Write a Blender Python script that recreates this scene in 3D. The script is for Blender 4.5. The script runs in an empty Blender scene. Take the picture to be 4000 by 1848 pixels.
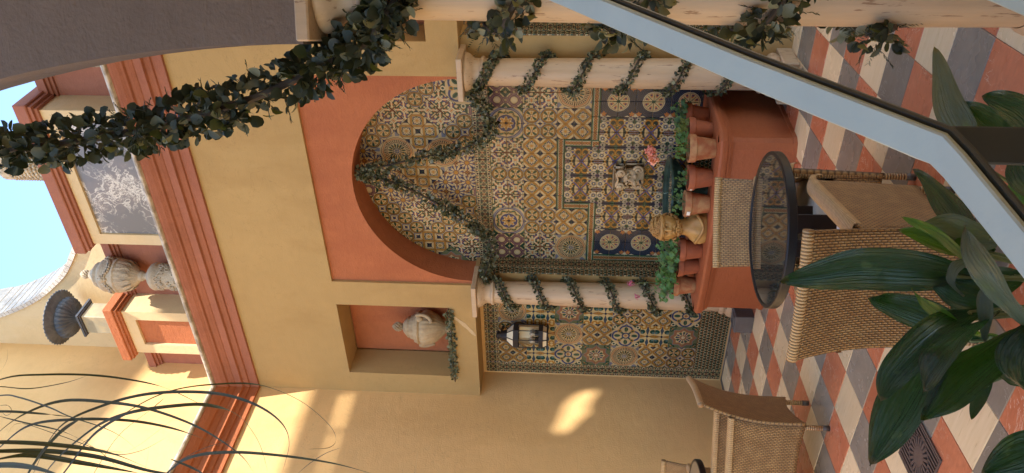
import bpy, math, random
from mathutils import Vector, Matrix, noise
from mathutils.geometry import tessellate_polygon
random.seed(7)
R = random.Random(11)
S = bpy.context.scene
COL = S.collection
PI = math.pi

# ------------------------------------------------------------------ camera, world, sun
YAW, PITCH, ROLL, FPX = math.radians(36.02), math.radians(4.0), math.radians(1.448), 3106.8
EYE = Vector((0, 0, 1.9))
_F = Vector((-math.sin(YAW) * math.cos(PITCH), math.cos(YAW) * math.cos(PITCH), math.sin(PITCH)))
_R = _F.cross(Vector((0, 0, 1))).normalized()
_U = _R.cross(_F)
RT = _R * math.cos(ROLL) + _U * math.sin(ROLL)
UP = _U * math.cos(ROLL) - _R * math.sin(ROLL)
cam = bpy.data.cameras.new('camera')
cam.lens = FPX / 4000 * 36
cam.sensor_width = 36
cam.clip_start = 0.05
cam.clip_end = 500
camo = bpy.data.objects.new('camera', cam)
COL.objects.link(camo)
mx = Matrix.Identity(4)
for i in range(3):
    mx[i][0] = -UP[i]; mx[i][1] = RT[i]; mx[i][2] = -_F[i]; mx[i][3] = EYE[i]   # the photograph lies on its side
camo.matrix_world = mx
S.camera = camo

L = Vector((-1.0, 0.35, -1.42)).normalized()            # direction the sunlight travels
wd = bpy.data.worlds.new('World'); S.world = wd; wd.use_nodes = True
nt = wd.node_tree; nt.nodes.clear()
sky = nt.nodes.new('ShaderNodeTexSky'); sky.sky_type = 'NISHITA'; sky.sun_disc = False
sky.sun_elevation = math.asin(-L.z)
sky.sun_rotation = math.atan2(-L.x, -L.y)
sky.air_density = 1.0; sky.dust_density = 0.5; sky.ozone_density = 2.0
bg = nt.nodes.new('ShaderNodeBackground'); bg.inputs['Strength'].default_value = 0.15
wo = nt.nodes.new('ShaderNodeOutputWorld')
nt.links.new(sky.outputs[0], bg.inputs[0]); nt.links.new(bg.outputs[0], wo.inputs[0])
sun = bpy.data.lights.new('sun', 'SUN'); sun.energy = 2.8; sun.angle = math.radians(0.53); sun.color = (1, 0.95, 0.9)
suno = bpy.data.objects.new('sun', sun); COL.objects.link(suno)
suno.rotation_euler = L.to_track_quat('-Z', 'Y').to_euler()
suno.location = (3, -1, 14)
S.view_settings.view_transform = 'Standard'; S.view_settings.look = 'None'
S.view_settings.exposure = 2.17; S.view_settings.gamma = 1; S.view_settings.use_curve_mapping = False
S.cycles.use_denoising = True
S.cycles.max_bounces = 10; S.cycles.diffuse_bounces = 6; S.cycles.glossy_bounces = 3
S.cycles.sample_clamp_indirect = 8

def at(u, v, fwd):
    """point in the courtyard seen in direction (u, v) of the photograph, fwd metres ahead of the camera"""
    return EYE + (_F + RT * (-(v - 924) / FPX) + UP * (-(u - 2000) / FPX)) * fwd

# ------------------------------------------------------------------ node helper
class N:
    def __init__(s, nt, x): s.nt = nt; s.x = x
    def op(s, o, b=None, c=None, clamp=False):
        n = s.nt.nodes.new('ShaderNodeMath'); n.operation = o; n.use_clamp = clamp
        for i, a in enumerate((s, b, c)):
            if a is None: continue
            a = a.x if isinstance(a, N) else a
            if isinstance(a, (int, float)): n.inputs[i].default_value = a
            else: s.nt.links.new(a, n.inputs[i])
        return N(s.nt, n.outputs[0])
    def __add__(s, b): return s.op('ADD', b)
    __radd__ = __add__
    def __sub__(s, b): return s.op('SUBTRACT', b)
    def __rsub__(s, b): return N(s.nt, float(b)).op('SUBTRACT', s)
    def __mul__(s, b): return s.op('MULTIPLY', b)
    __rmul__ = __mul__
    def __truediv__(s, b): return s.op('DIVIDE', b)
    def __abs__(s): return s.op('ABSOLUTE')
    def __neg__(s): return s.op('MULTIPLY', -1.0)
    def mn(s, b): return s.op('MINIMUM', b)
    def mx(s, b): return s.op('MAXIMUM', b)
    def fr(s): return s.op('FRACT')
    def fl(s): return s.op('FLOOR')
    def sin(s): return s.op('SINE')
    def cos(s): return s.op('COSINE')
    def md(s, b): return s.op('FLOORED_MODULO', b)
    def pw(s, b): return s.op('POWER', b)
def hyp(a, b): return (a * a + b * b).op('SQRT')
def lt(a, b, w=0.025):                                   # soft a < b
    a = a if isinstance(a, N) else N(b.nt, float(a))
    return (b - a).op('MULTIPLY_ADD', 1.0 / w, 0.5, clamp=True)
def band(a, c, h, w=0.025): return lt(abs(a - c), h, w)

class Mat:
    """a procedural material: c is the running colour, layers are mixed over it"""
    def __init__(s, name, rough=0.6, metal=0.0, spec=0.5):
        s.m = bpy.data.materials.new(name); s.m.use_nodes = True
        s.nt = s.m.node_tree
        s.b = s.nt.nodes['Principled BSDF']
        s.b.inputs['Roughness'].default_value = rough; s.b.inputs['Metallic'].default_value = metal
        s.b.inputs['Specular IOR Level'].default_value = spec
        s.tc = s.nt.nodes.new('ShaderNodeTexCoord'); s.c = None
    def link(s, a, b): s.nt.links.new(a.x if isinstance(a, N) else a, b)
    def obj(s): return s.tc.outputs['Object']
    def gen(s): return s.tc.outputs['Generated']
    def uv(s): return s.tc.outputs['UV']
    def world(s): return s.nt.nodes.new('ShaderNodeNewGeometry').outputs['Position']
    def xyz(s, sock):
        n = s.nt.nodes.new('ShaderNodeSeparateXYZ'); s.nt.links.new(sock, n.inputs[0])
        return [N(s.nt, o) for o in n.outputs]
    def noise(s, sock, scale, detail=4, rough=0.55, stretch=(1, 1, 1), dist=0.0):
        mp = s.nt.nodes.new('ShaderNodeMapping'); s.nt.links.new(sock, mp.inputs[0]); mp.inputs['Scale'].default_value = stretch
        n = s.nt.nodes.new('ShaderNodeTexNoise'); s.nt.links.new(mp.outputs[0], n.inputs['Vector'])
        n.inputs['Scale'].default_value = scale; n.inputs['Detail'].default_value = detail
        n.inputs['Roughness'].default_value = rough; n.inputs['Distortion'].default_value = dist
        return N(s.nt, n.outputs['Fac'])
    def rnd(s):
        return N(s.nt, s.nt.nodes.new('ShaderNodeObjectInfo').outputs['Random'])
    def base(s, col): s.c = tuple(col) + (1,); return s
    def mix(s, fac, col, blend='MIX'):
        n = s.nt.nodes.new('ShaderNodeMix'); n.data_type = 'RGBA'; n.blend_type = blend
        if isinstance(fac, N): s.nt.links.new(fac.x, n.inputs[0]) if not isinstance(fac.x, (int, float)) else setattr(n.inputs[0], 'default_value', fac.x)
        else: n.inputs[0].default_value = fac
        for i, a in ((6, s.c), (7, col)):
            if isinstance(a, N): a = a.x
            if isinstance(a, tuple): n.inputs[i].default_value = a if len(a) == 4 else a + (1,)
            else: s.nt.links.new(a, n.inputs[i])
        s.c = n.outputs[2]; return s
    def scale_by(s, v):                                   # multiply the colour by a number socket
        n = s.nt.nodes.new('ShaderNodeVectorMath'); n.operation = 'SCALE'
        if isinstance(s.c, tuple):
            n.inputs[0].default_value = s.c[:3]
        else: s.nt.links.new(s.c, n.inputs[0])
        s.nt.links.new(v.x, n.inputs['Scale']); s.c = n.outputs[0]; return s
    def bump(s, h, strength=0.3, dist=0.01):
        n = s.nt.nodes.new('ShaderNodeBump'); n.inputs['Strength'].default_value = strength; n.inputs['Distance'].default_value = dist
        s.nt.links.new(h.x if isinstance(h, N) else h, n.inputs['Height']); s.nt.links.new(n.outputs[0], s.b.inputs['Normal'])
        return s
    def rough(s, v): s.nt.links.new(v.x, s.b.inputs['Roughness']); return s
    def lum(s):
        n = s.nt.nodes.new('ShaderNodeRGBToBW'); s.nt.links.new(s.c, n.inputs[0]); return N(s.nt, n.outputs[0])
    def done(s):
        if isinstance(s.c, tuple): s.b.inputs['Base Color'].default_value = s.c
        else: s.nt.links.new(s.c, s.b.inputs['Base Color'])
        return s.m

def plaster(name, col, vary=0.16, bumps=0.25, stain=None, rough=0.85, scale=1.0):
    m = Mat(name, rough, spec=0.25); w = m.world()
    n1 = m.noise(w, 0.9 * scale, 5, 0.6); n2 = m.noise(w, 7 * scale, 4, 0.6); n3 = m.noise(w, 60, 3, 0.6)
    m.base(col)
    m.scale_by((n1 - 0.5) * (vary * 1.6) + (n2 - 0.5) * (vary * 0.9) + (n3 - 0.5) * (vary * 0.7) + 1.0)
    if stain:
        st = m.noise(w, 1.7, 6, 0.65, (1, 1, 0.45), 0.4)
        m.mix(lt(0.56, st, 0.12) * 0.5, stain)
    ck = m.noise(w, 2.3 * scale, 7, 0.6, (1, 1, 1), 1.2); tr = m.noise(w, 4.0 * scale, 5, 0.7, (1, 1, 3.5), 0.8)
    m.mix(band(ck, 0.5, 0.0025, 0.003) * lt(0.5, n1, 0.1) * 0.4, tuple(c * 0.55 for c in col))
    m.scale_by((tr - 0.5) * (vary * 0.8) + 1.0)
    m.bump(n2 * 0.8 + n3 + tr * 1.5, bumps, 0.008)
    return m.done()

M = {}
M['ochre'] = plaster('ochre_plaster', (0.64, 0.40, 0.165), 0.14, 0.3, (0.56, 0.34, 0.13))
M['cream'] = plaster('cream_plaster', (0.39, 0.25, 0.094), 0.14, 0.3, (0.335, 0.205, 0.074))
M['pale'] = plaster('pale_attic_plaster', (0.58, 0.42, 0.22), 0.14, 0.25, (0.60, 0.46, 0.27))
M['blocker'] = plaster('pale_blocker_plaster', (0.74, 0.62, 0.42), 0.1, 0.2)  # kept pale so the added wall bounces more light
M['bounce_ground'] = plaster('pale_bounce_ground', (0.50, 0.42, 0.30), 0.2, 0.2)  # unseen ground made pale to bounce sunlight into the court
M['terra'] = plaster('terracotta_paint', (0.37, 0.118, 0.045), 0.25, 0.6, (0.31, 0.092, 0.036), 0.8, 2.0)
M['rose'] = plaster('weathered_terracotta_paint', (0.32, 0.12, 0.068), 0.3, 0.4, (0.255, 0.09, 0.053), 0.8, 2.0)
M['planter'] = plaster('planter_red_paint', (0.31, 0.09, 0.034), 0.22, 0.4, (0.25, 0.068, 0.027), 0.55, 2.0)
M['gallery'] = plaster('shade_brown_plaster', (0.155, 0.115, 0.09), 0.3, 0.6, (0.12, 0.09, 0.072))  # brown deepened; the near arch's shade is put into the colour
M['stone'] = plaster('carved_stone', (0.40, 0.32, 0.22), 0.45, 0.6, (0.20, 0.155, 0.11), 0.9, 6.0)
M['grey_stone'] = plaster('grey_cube_stone', (0.12, 0.11, 0.10), 0.35, 0.4, (0.19, 0.18, 0.17), 0.5, 6.0)

def travertine(name, col, dark):
    m = Mat(name, 0.5); w = m.obj()
    a = m.noise(w, 5, 5, 0.6, (6, 6, 0.5)); b = m.noise(w, 9, 4, 0.65, (5, 5, 0.7)); c = m.noise(w, 1.3, 3)
    m.base(col).scale_by((a - 0.5) * 0.45 + (c - 0.5) * 0.3 + 1.0)
    pits = lt(0.635, b, 0.035)
    m.mix(pits * 0.75, dark)
    m.bump(b * -1.0, 0.25, 0.006)
    return m.done()
M['trav'] = travertine('travertine_column', (0.43, 0.305, 0.185), (0.17, 0.085, 0.04))

def marble_plaque():
    m = Mat('grey_veined_marble', 0.3); w = m.obj()
    n = m.noise(w, 4.5, 8, 0.62, (1, 1, 1), 1.4); n2 = m.noise(w, 2.0, 6, 0.6); n3 = m.noise(w, 14, 5, 0.6, (1, 1, 1), 2.0)
    m.base((0.17, 0.155, 0.14)).mix(lt(0.5, n2, 0.2), (0.25, 0.20, 0.165))
    m.mix(band(n, 0.5, 0.02, 0.015) * lt(0.44, n2, 0.15), (0.62, 0.55, 0.44))
    m.mix(band(n3, 0.5, 0.03, 0.02) * lt(0.53, n2, 0.06), (0.66, 0.58, 0.45))
    return m.done()
M['plaque'] = marble_plaque()
def ledge_marble():
    m = Mat('stained_white_marble', 0.45); w = m.world()
    n = m.noise(w, 7, 7, 0.65, (1, 1, 3), 0.6); n2 = m.noise(w, 24, 4)
    m.base((0.50, 0.43, 0.33)).mix(lt(0.5, n, 0.14) * 0.8, (0.20, 0.16, 0.11)).scale_by((n2 - 0.5) * 0.4 + 1.0)
    return m.done()
M['ledge'] = ledge_marble()

def floor_mat(name, col, alt, vein, kind):
    m = Mat(name, 0.22); o = m.world(); r = m.rnd()
    if kind == 'cream':
        a = m.noise(o, 4, 5, 0.6, (1.0, 9, 1)); b = m.noise(o, 10, 5, 0.7, (1, 8, 1))
        m.base(col).mix(lt(0.45, a, 0.3) * 0.7, alt).mix(lt(0.62, b, 0.05) * 0.4, vein)
    else:
        a = m.noise(o, 3.2, 6, 0.6, dist=0.5); b = m.noise(o, 2.6, 8, 0.6, dist=2.2); c = m.noise(o, 16, 4, 0.65, (1, 3, 1), 0.6)
        m.base(col).mix(lt(0.5, a, 0.25), alt)
        d = m.noise(o, 1.1, 6, 0.7); m.mix(lt(0.52, d, 0.25) * 0.35, alt)
        m.scale_by((c - 0.5) * (0.55 if kind == 'red' else 0.25) + 1.0)
        m.mix(band(b, 0.5, 0.0035, 0.005) * lt(0.47, a, 0.1) * (0.8 if kind == 'red' else 0.5), vein)
    m.scale_by(r * 0.26 + 0.87)
    g = m.noise(o, 2.2, 4)
    m.rough(g * 0.25 + 0.14)
    return m.done()
M['tile0'] = floor_mat('red_marble_tile', (0.54, 0.18, 0.085), (0.44, 0.135, 0.062), (0.68, 0.48, 0.34), 'red')
M['tile1'] = floor_mat('cream_travertine_tile', (0.74, 0.57, 0.34), (0.65, 0.485, 0.27), (0.38, 0.25, 0.13), 'cream')
M['tile2'] = floor_mat('grey_marble_tile', (0.265, 0.22, 0.165), (0.21, 0.175, 0.13), (0.48, 0.42, 0.34), 'grey')
M['grout'] = plaster('floor_grout', (0.12, 0.095, 0.07), 0.2, 0.2)

def wicker(name, cols, dark):
    m = Mat(name, 0.42); u, v, _ = m.xyz(m.uv())
    cu = u / 0.0125; i = cu.fl(); fu = cu.fr()
    cv = v / 0.03 + i.md(2.0) * 0.5; fv = cv.fr()
    h = (fu * PI).sin() * (fv * PI).sin().pw(0.6)
    n = m.noise(m.uv(), 14, 4); n2 = m.noise(m.uv(), 90, 2)
    m.base(cols[0]).mix(lt(0.45, n, 0.3), cols[1]).scale_by((n2 - 0.5) * 0.9 + 1.0)
    m.mix(lt(h, N(m.nt, 0.36), 0.4) * 0.85, dark)  # gaps between strands darkened, their shade is in the colour
    m.bump(h, 0.9, 0.006)
    return m.done()
M['wicker'] = wicker('honey_wicker', ((0.46, 0.265, 0.095), (0.33, 0.175, 0.058)), (0.04, 0.017, 0.006))
def strand():
    m = Mat('wrapped_cane', 0.4); u, v, _ = m.xyz(m.uv())
    h = ((v / 0.015).fr() * PI).sin(); n = m.noise(m.uv(), 30, 3)
    m.base((0.54, 0.34, 0.15)).scale_by((n - 0.5) * 0.6 + 1.0).mix(lt(h, N(m.nt, 0.3), 0.25) * 0.7, (0.13, 0.06, 0.025)).bump(h, 1.0, 0.007)
    return m.done()
M['cane'] = strand()
def simple(name, col, rough=0.5, vary=0.3, scale=12, metal=0.0, spec=0.5, bump=0.0, alt=None):
    m = Mat(name, rough, metal, spec); o = m.obj(); n = m.noise(o, scale, 5, 0.6)
    m.base(col)
    if alt: m.mix(lt(0.5, m.noise(o, scale * 0.5, 5, 0.65, dist=0.5), 0.2), alt)
    m.scale_by((n - 0.5) * (2 * vary) + 1.0)
    if bump: m.bump(n, bump, 0.004)
    return m.done()
M['cloth'] = simple('white_cotton', (0.78, 0.76, 0.73), 0.9, 0.08, 9, spec=0.1, bump=0.5)
M['foot'] = simple('dark_foot_cap', (0.06, 0.045, 0.035), 0.5)
M['black'] = simple('black_lacquer', (0.014, 0.012, 0.011), 0.4, 0.2, 12, 0, 0.3)
M['glass_top'] = simple('dark_mirror_glass', (0.02, 0.022, 0.022), 0.03, 0.05, 3, 0.0, 1.0)
M['glass_top'].node_tree.nodes['Principled BSDF'].inputs['IOR'].default_value = 1.6
M['espresso'] = simple('espresso_wood', (0.02, 0.012, 0.01), 0.4, 0.4, 20)
M['pot'] = simple('terracotta_pot', (0.33, 0.092, 0.034), 0.8, 0.3, 14, bump=0.3, alt=(0.24, 0.066, 0.028))
M['pot_old'] = simple('limescaled_terracotta_pot', (0.31, 0.095, 0.035), 0.85, 0.35, 18, bump=0.4, alt=(0.38, 0.20, 0.085))
M['soil'] = simple('potting_soil', (0.025, 0.018, 0.012), 0.95, 0.6, 50, bump=0.8)
M['tag'] = simple('white_plant_label', (0.75, 0.72, 0.66), 0.6, 0.1)
M['bust'] = simple('gilded_clay', (0.42, 0.235, 0.065), 0.5, 0.35, 16, bump=0.4, alt=(0.33, 0.165, 0.045))
M['mask'] = simple('pale_carved_stone', (0.50, 0.37, 0.21), 0.8, 0.3, 22, bump=0.5, alt=(0.38, 0.26, 0.14))
M['urn_tan'] = simple('tan_carved_stone', (0.40, 0.29, 0.155), 0.85, 0.25, 18, bump=0.5, alt=(0.32, 0.22, 0.115))
M['basin'] = simple('dark_green_stone', (0.016, 0.036, 0.022), 0.35, 0.6, 14, 0, 0.3, alt=(0.045, 0.075, 0.055))
M['iron'] = simple('wrought_iron', (0.028, 0.022, 0.019), 0.55, 0.4, 30, 0.3)
M['lead'] = simple('dark_cast_metal', (0.085, 0.09, 0.10), 0.6, 0.35, 14, 0.2, alt=(0.05, 0.055, 0.065))
M['verdigris'] = simple('weathered_zinc', (0.30, 0.26, 0.17), 0.5, 0.4, 7, 0.1, alt=(0.40, 0.30, 0.16))
M['pane'] = simple('cream_lantern_glass', (0.82, 0.68, 0.44), 0.3, 0.08, 6)
M['bulb'] = simple('frosted_bulb', (0.42, 0.35, 0.24), 0.3, 0.1)
M['grate'] = simple('rusty_cast_iron', (0.10, 0.07, 0.06), 0.55, 0.4, 20, 0.2)
M['hole'] = simple('drain_shadow', (0.012, 0.01, 0.01), 0.9)
M['basketry'] = simple('pale_carved_basket', (0.60, 0.50, 0.35), 0.85, 0.5, 22, bump=0.9, alt=(0.40, 0.31, 0.20))
def rail_mat():
    m = Mat('grey_green_gloss_paint', 0.3); o = m.obj()
    n = m.noise(o, 9, 4, 0.6); n2 = m.noise(o, 90, 3)
    sc = m.noise(o, 40, 4, 0.7, (1, 1, 0.15)); m.base((0.35, 0.40, 0.35)).scale_by((n - 0.5) * 0.25 + 1.0).mix(lt(0.68, sc, 0.04) * 0.3, (0.24, 0.28, 0.28)).bump(n2 + n * 2.0, 0.15, 0.003)
    m.rough(n * 0.25 + 0.2)
    return m.done()
M['rail'] = rail_mat()
M['rail_dark'] = simple('dark_post_and_shade_paint', (0.035, 0.036, 0.028), 0.4, 0.3, 20)  # post paint, also the shade painted along the rail edge
def leafy(name, a, b, rough=0.4, trans=0.25, per=0.5):
    m = Mat(name, rough); o = m.obj(); n = m.noise(o, 25, 3); r = m.rnd()
    m.base(a).mix(lt(0.5, n, 0.5), b).scale_by(r * per + (1 - per / 2))
    m.b.inputs['Subsurface Weight'].default_value = 0.0
    sh = m.done()
    if trans:
        t = m.nt.nodes.new('ShaderNodeBsdfTranslucent'); t.inputs[0].default_value = (a[0] * 1.6, a[1] * 1.9, a[2] * 0.8, 1)
        mxs = m.nt.nodes.new('ShaderNodeMixShader'); mxs.inputs[0].default_value = trans
        out = [x for x in m.nt.nodes if x.type == 'OUTPUT_MATERIAL'][0]
        m.nt.links.new(m.b.outputs[0], mxs.inputs[1]); m.nt.links.new(t.outputs[0], mxs.inputs[2]); m.nt.links.new(mxs.outputs[0], out.inputs[0])
    return sh
M['euca'] = leafy('eucalyptus_leaf', (0.085, 0.092, 0.038), (0.045, 0.052, 0.022), 0.6, 0.2, 1.0)
M['euca_pale'] = leafy('dry_eucalyptus_leaf', (0.21, 0.19, 0.105), (0.12, 0.125, 0.06), 0.5, 0.15, 0.6)
M['euca_dark'] = leafy('dark_evergreen_leaf', (0.03, 0.038, 0.016), (0.016, 0.022, 0.01), 0.65, 0.1, 0.6)
M['twig'] = simple('brown_twig', (0.05, 0.035, 0.02), 0.8)
M['gera'] = leafy('geranium_leaf', (0.085, 0.19, 0.045), (0.045, 0.115, 0.03), 0.5, 0.3, 0.6)
M['petal'] = leafy('pink_petal', (0.78, 0.24, 0.19), (0.80, 0.42, 0.32), 0.6, 0.2, 0.4)
M['petal_pale'] = leafy('pale_pink_petal', (0.80, 0.50, 0.36), (0.82, 0.40, 0.34), 0.6, 0.2, 0.4)
M['petal2'] = leafy('magenta_petal', (0.62, 0.16, 0.30), (0.68, 0.24, 0.36), 0.6, 0.2, 0.4)
def aspid(name, a, b):
    m = Mat(name, 0.3, spec=0.6); u, v, _ = m.xyz(m.uv())
    nw = m.noise(m.uv(), 3.0, 3, 0.6, (3, 0.8, 1)); ribs = (u * 60.0 + nw * 14.0).sin() * nw; n = m.noise(m.uv(), 6, 4, 0.6, (18, 1.2, 1)); n2 = m.noise(m.obj(), 9, 4)
    m.base(a).mix(lt(0.48, n, 0.3), b).mix(lt(0.62, n2, 0.06) * 0.35, (0.13, 0.19, 0.05)).mix(lt(0.955 - nw * 0.0, v + n2 * 0.05 - 0.02, 0.03) * 0.8, (0.16, 0.10, 0.04)).mix(lt(0.57, m.noise(m.obj(), 30, 5, 0.7), 0.2) * 0.06, (0.16, 0.17, 0.12)).scale_by(m.rnd() * 0.5 + 0.75)
    m.bump(ribs * 0.8 + n, 0.8, 0.006)
    m.rough(n2 * 0.2 + 0.1)
    sh = m.done()
    t = m.nt.nodes.new('ShaderNodeBsdfTranslucent'); t.inputs[0].default_value = (a[0] * 3.5, a[1] * 3.2, a[2], 1)
    mxs = m.nt.nodes.new('ShaderNodeMixShader'); mxs.inputs[0].default_value = 0.2
    out = [x for x in m.nt.nodes if x.type == 'OUTPUT_MATERIAL'][0]
    m.nt.links.new(m.b.outputs[0], mxs.inputs[1]); m.nt.links.new(t.outputs[0], mxs.inputs[2]); m.nt.links.new(mxs.outputs[0], out.inputs[0])
    return sh
M['asp'] = aspid('aspidistra_leaf', (0.013, 0.052, 0.014), (0.007, 0.030, 0.009))
M['asp_young'] = aspid('young_aspidistra_leaf', (0.065, 0.17, 0.018), (0.035, 0.105, 0.014))
M['asp_grey'] = aspid('grey_aspidistra_leaf', (0.09, 0.125, 0.085), (0.06, 0.09, 0.06))  # greyer, paler green for some leaves
M['palm'] = leafy('dark_strap_leaf', (0.045, 0.058, 0.022), (0.055, 0.042, 0.02), 0.6, 0.12, 0.5)
def water():
    m = Mat('clear_water', 0.03); m.base((0.8, 0.9, 0.88)); m.b.inputs['Transmission Weight'].default_value = 1.0; m.b.inputs['IOR'].default_value = 1.33
    return m.done()
M['water'] = water()
M['basin_water'] = simple('basin_water_surface', (0.03, 0.06, 0.045), 0.04, 0.1, 3)

# ------------------------------------------------------------------ glazed tile patterns (p, q run 0..1 over one tile, the block centre sits at 0,0)
TS = 0.1672                                             # tile size
CR = (0.44, 0.315, 0.145); GR = (0.025, 0.065, 0.035); BL = (0.030, 0.034, 0.085); GO = (0.34, 0.155, 0.022); BR = (0.15, 0.06, 0.028)
PU = (0.13, 0.062, 0.06); NV = (0.014, 0.018, 0.035); WH = (0.50, 0.395, 0.22); OR = (0.36, 0.12, 0.035); LB = (0.145, 0.14, 0.155)
TM = {}
def tile_mat(name, fn):
    m = Mat('glazed_tile_' + name, 0.16, spec=0.35)
    x, y, z = m.xyz(m.obj())
    wb = m.noise(m.world(), 34, 2); wc = m.noise(m.world(), 27, 2)
    p = x / TS + 0.5 + (wb - 0.5) * 0.06; q = z / TS + 0.5 + (wc - 0.5) * 0.06
    fn(m, p, q)
    n = m.noise(m.world(), 5, 3)
    g = m.c
    m.bump(m.lum(), 0.35, 0.003)
    m.scale_by(m.rnd() * 0.22 + (n - 0.5) * 0.3 + 0.76)
    m.rough(n * 0.2 + 0.1)
    TM[name] = m.done()
def cen(p, q): return p - 0.5, q - 0.5
def knots(m, p, q):
    x, y = cen(p, q); a = abs(x); b = abs(y); rc = hyp(x, y); th = y.op('ARCTAN2', x)
    m.base(CR).mix(lt((0.5 - a) + (0.5 - b), 0.34 + 0.0 * a), (0.015, 0.04, 0.02)).mix(lt((0.5 - a) + (0.5 - b), 0.1 + 0.0 * a), CR)
    for ring, cc, w in ((rc, 0.31, 0.075), (hyp(a - 0.5, y), 0.15, 0.055), (hyp(x, b - 0.5), 0.15, 0.055)):
        m.mix(band(ring, cc, w + 0.02), (0.05, 0.02, 0.02)).mix(band(ring, cc, w), PU).mix(band(ring, cc, 0.01), (0.24, 0.13, 0.11))
    m.mix(lt(rc, (th * 8.0).cos() * 0.045 + 0.13), WH)
def roundel(m, p, q):
    r = hyp(p, q); th = q.op('ARCTAN2', p)
    m.base(CR).mix(lt(0.97, r), LB).mix(lt(1.08, r), CR).mix(lt(1.2, r), GR)
    m.mix(lt(r, N(r.nt, 0.96)), BL).mix(lt(r, N(r.nt, 0.9)), CR)
    m.mix(band(r + (th * 10.0).sin() * 0.06, 0.74, 0.07), GR).mix(band(r - (th * 14.0).sin() * 0.05, 0.70, 0.02), GO)
    m.mix(lt(r, N(r.nt, 0.6)), CR).mix(lt(r, N(r.nt, 0.555)), (0.03, 0.032, 0.085))
    s = (th * 8.0).cos()
    m.mix(lt(r, s * 0.08 + 0.36), GO).mix(band(r - s * 0.08, 0.36, 0.022), WH).mix(band(r + s * 0.07, 0.24, 0.02), WH).mix(lt(r, N(r.nt, 0.09)), NV)
def floral(m, p, q):
    x, y = cen(p, q); a = abs(x) - 0.25; b = abs(y) - 0.25; r = hyp(a, b); th = b.op('ARCTAN2', a)
    chk = lt(x * y, N(x.nt, 0.0))
    m.base(CR).mix(lt(r, (th * 6.0).cos() * 0.06 + 0.225), (0.015, 0.045, 0.022)).mix(lt(r, (th * 6.0).cos() * 0.06 + 0.2) * chk, BL)
    m.mix(lt(r, (th * 6.0).cos() * 0.03 + 0.1), OR)
    m.mix(band(hyp(x, abs(y) - 0.5), 0.36, 0.03), WH).mix(band(hyp(abs(x) - 0.5, y), 0.36, 0.03), WH)
    m.mix(lt(hyp(x * 3.0, y), N(x.nt, 0.13)), OR)
    m.mix(lt(p, (q * 12.0).sin() * 0.02 + 0.035), BR).mix(lt(q, (p * 12.0).sin() * 0.02 + 0.035), BR)
def circles(m, p, q):
    x, y = cen(p, q); a = abs(x); b = abs(y); rc = hyp(x, y); th = y.op('ARCTAN2', x)
    m.base(CR).mix(lt((0.5 - a) + (0.5 - b), 0.36 + 0.0 * a), LB).mix(lt((0.5 - a) + (0.5 - b), 0.27 + 0.0 * a), CR).mix(lt((0.5 - a) + (0.5 - b), 0.13 + 0.0 * a), BL)
    m.mix(lt(rc, N(x.nt, 0.475)), (0.06, 0.03, 0.012)).mix(lt(rc, N(x.nt, 0.42)), GO).mix(lt(rc, N(x.nt, 0.375)), (0.05, 0.028, 0.012)).mix(lt(rc, N(x.nt, 0.34)), CR)
    m.mix(lt(abs(rc - 0.2), (th * 4.0 + PI).cos() * 0.22 - 0.02, 0.05), (0.015, 0.04, 0.02)).mix(lt(abs(rc - 0.2), (th * 4.0).cos() * 0.2 - 0.1, 0.05), GO)
    m.mix(lt(rc, N(x.nt, 0.09)), BR).mix(lt(rc, N(x.nt, 0.045)), WH)
def lattice(m, p, q):
    x, y = cen(p, q); a = abs(x); b = abs(y); d = a + b; rc = hyp(x, y); th = y.op('ARCTAN2', x)
    m.base((0.02, 0.04, 0.024)).mix(lt(d, N(x.nt, 0.2)), CR).mix(band(d, 0.375, 0.02), CR).mix(lt(rc, (th * 4.0 + PI).cos() * 0.12 + 0.2), CR)
    m.mix(lt(rc, (th * 4.0).cos() * 0.13 + 0.2), BL).mix(lt(rc, (th * 4.0).cos() * 0.1 + 0.15), CR).mix(lt(rc, (th * 8.0).cos() * 0.03 + 0.1), GO)
    m.mix(lt(hyp(a - 0.2, b - 0.2), N(x.nt, 0.075)), GR)
    m.mix(lt(0.405, d), (0.09, 0.04, 0.012)).mix(lt(0.43, d), GO).mix(band(d, 0.5, 0.012), BR)
    m.mix(lt(0.575, d), (0.09, 0.04, 0.012)).mix(lt(0.6, d), CR).mix(lt(0.78, d), NV).mix(lt(0.93, d), GR)
def octagon(m, p, q):
    r = hyp(p, q); th = q.op('ARCTAN2', p); o = p.mx(q).mx((p + q) * 0.7071)
    o2 = (p * 0.924 + q * 0.383).mx(p * 0.383 + q * 0.924).mx(o * 0.97)
    m.base(CR).mix(lt(1.06, r) * lt((th * 16.0).sin(), N(p.nt, 0.2), 0.3), LB)
    m.mix(lt(o2, N(p.nt, 0.96)), BR).mix(lt(o2, N(p.nt, 0.92)), CR).mix(lt(o2, N(p.nt, 0.87)), OR).mix(lt(o2, N(p.nt, 0.81)), CR)
    m.mix(lt(o2, N(p.nt, 0.78)) * lt((th * 40.0).sin(), (o2 - 0.7) * 8.0, 0.5), (0.06, 0.025, 0.015))
    m.mix(lt(o2, N(p.nt, 0.62)), BR).mix(lt(o2, N(p.nt, 0.585)), CR)
    f = (th * 8.0).cos()
    m.mix(lt(r, N(p.nt, 0.55)) * lt(0.2, r) * lt(abs(f), 0.85 - abs(r - 0.4) * 2.2, 0.2), (0.02, 0.04, 0.022))
    m.mix(band(r, 0.38, 0.05) * lt(f, N(p.nt, -0.75), 0.2), GO)
    m.mix(band(r, 0.24, 0.015), NV).mix(lt(r, f * 0.05 + 0.15), LB).mix(lt(r, N(p.nt, 0.05)), WH)
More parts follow.
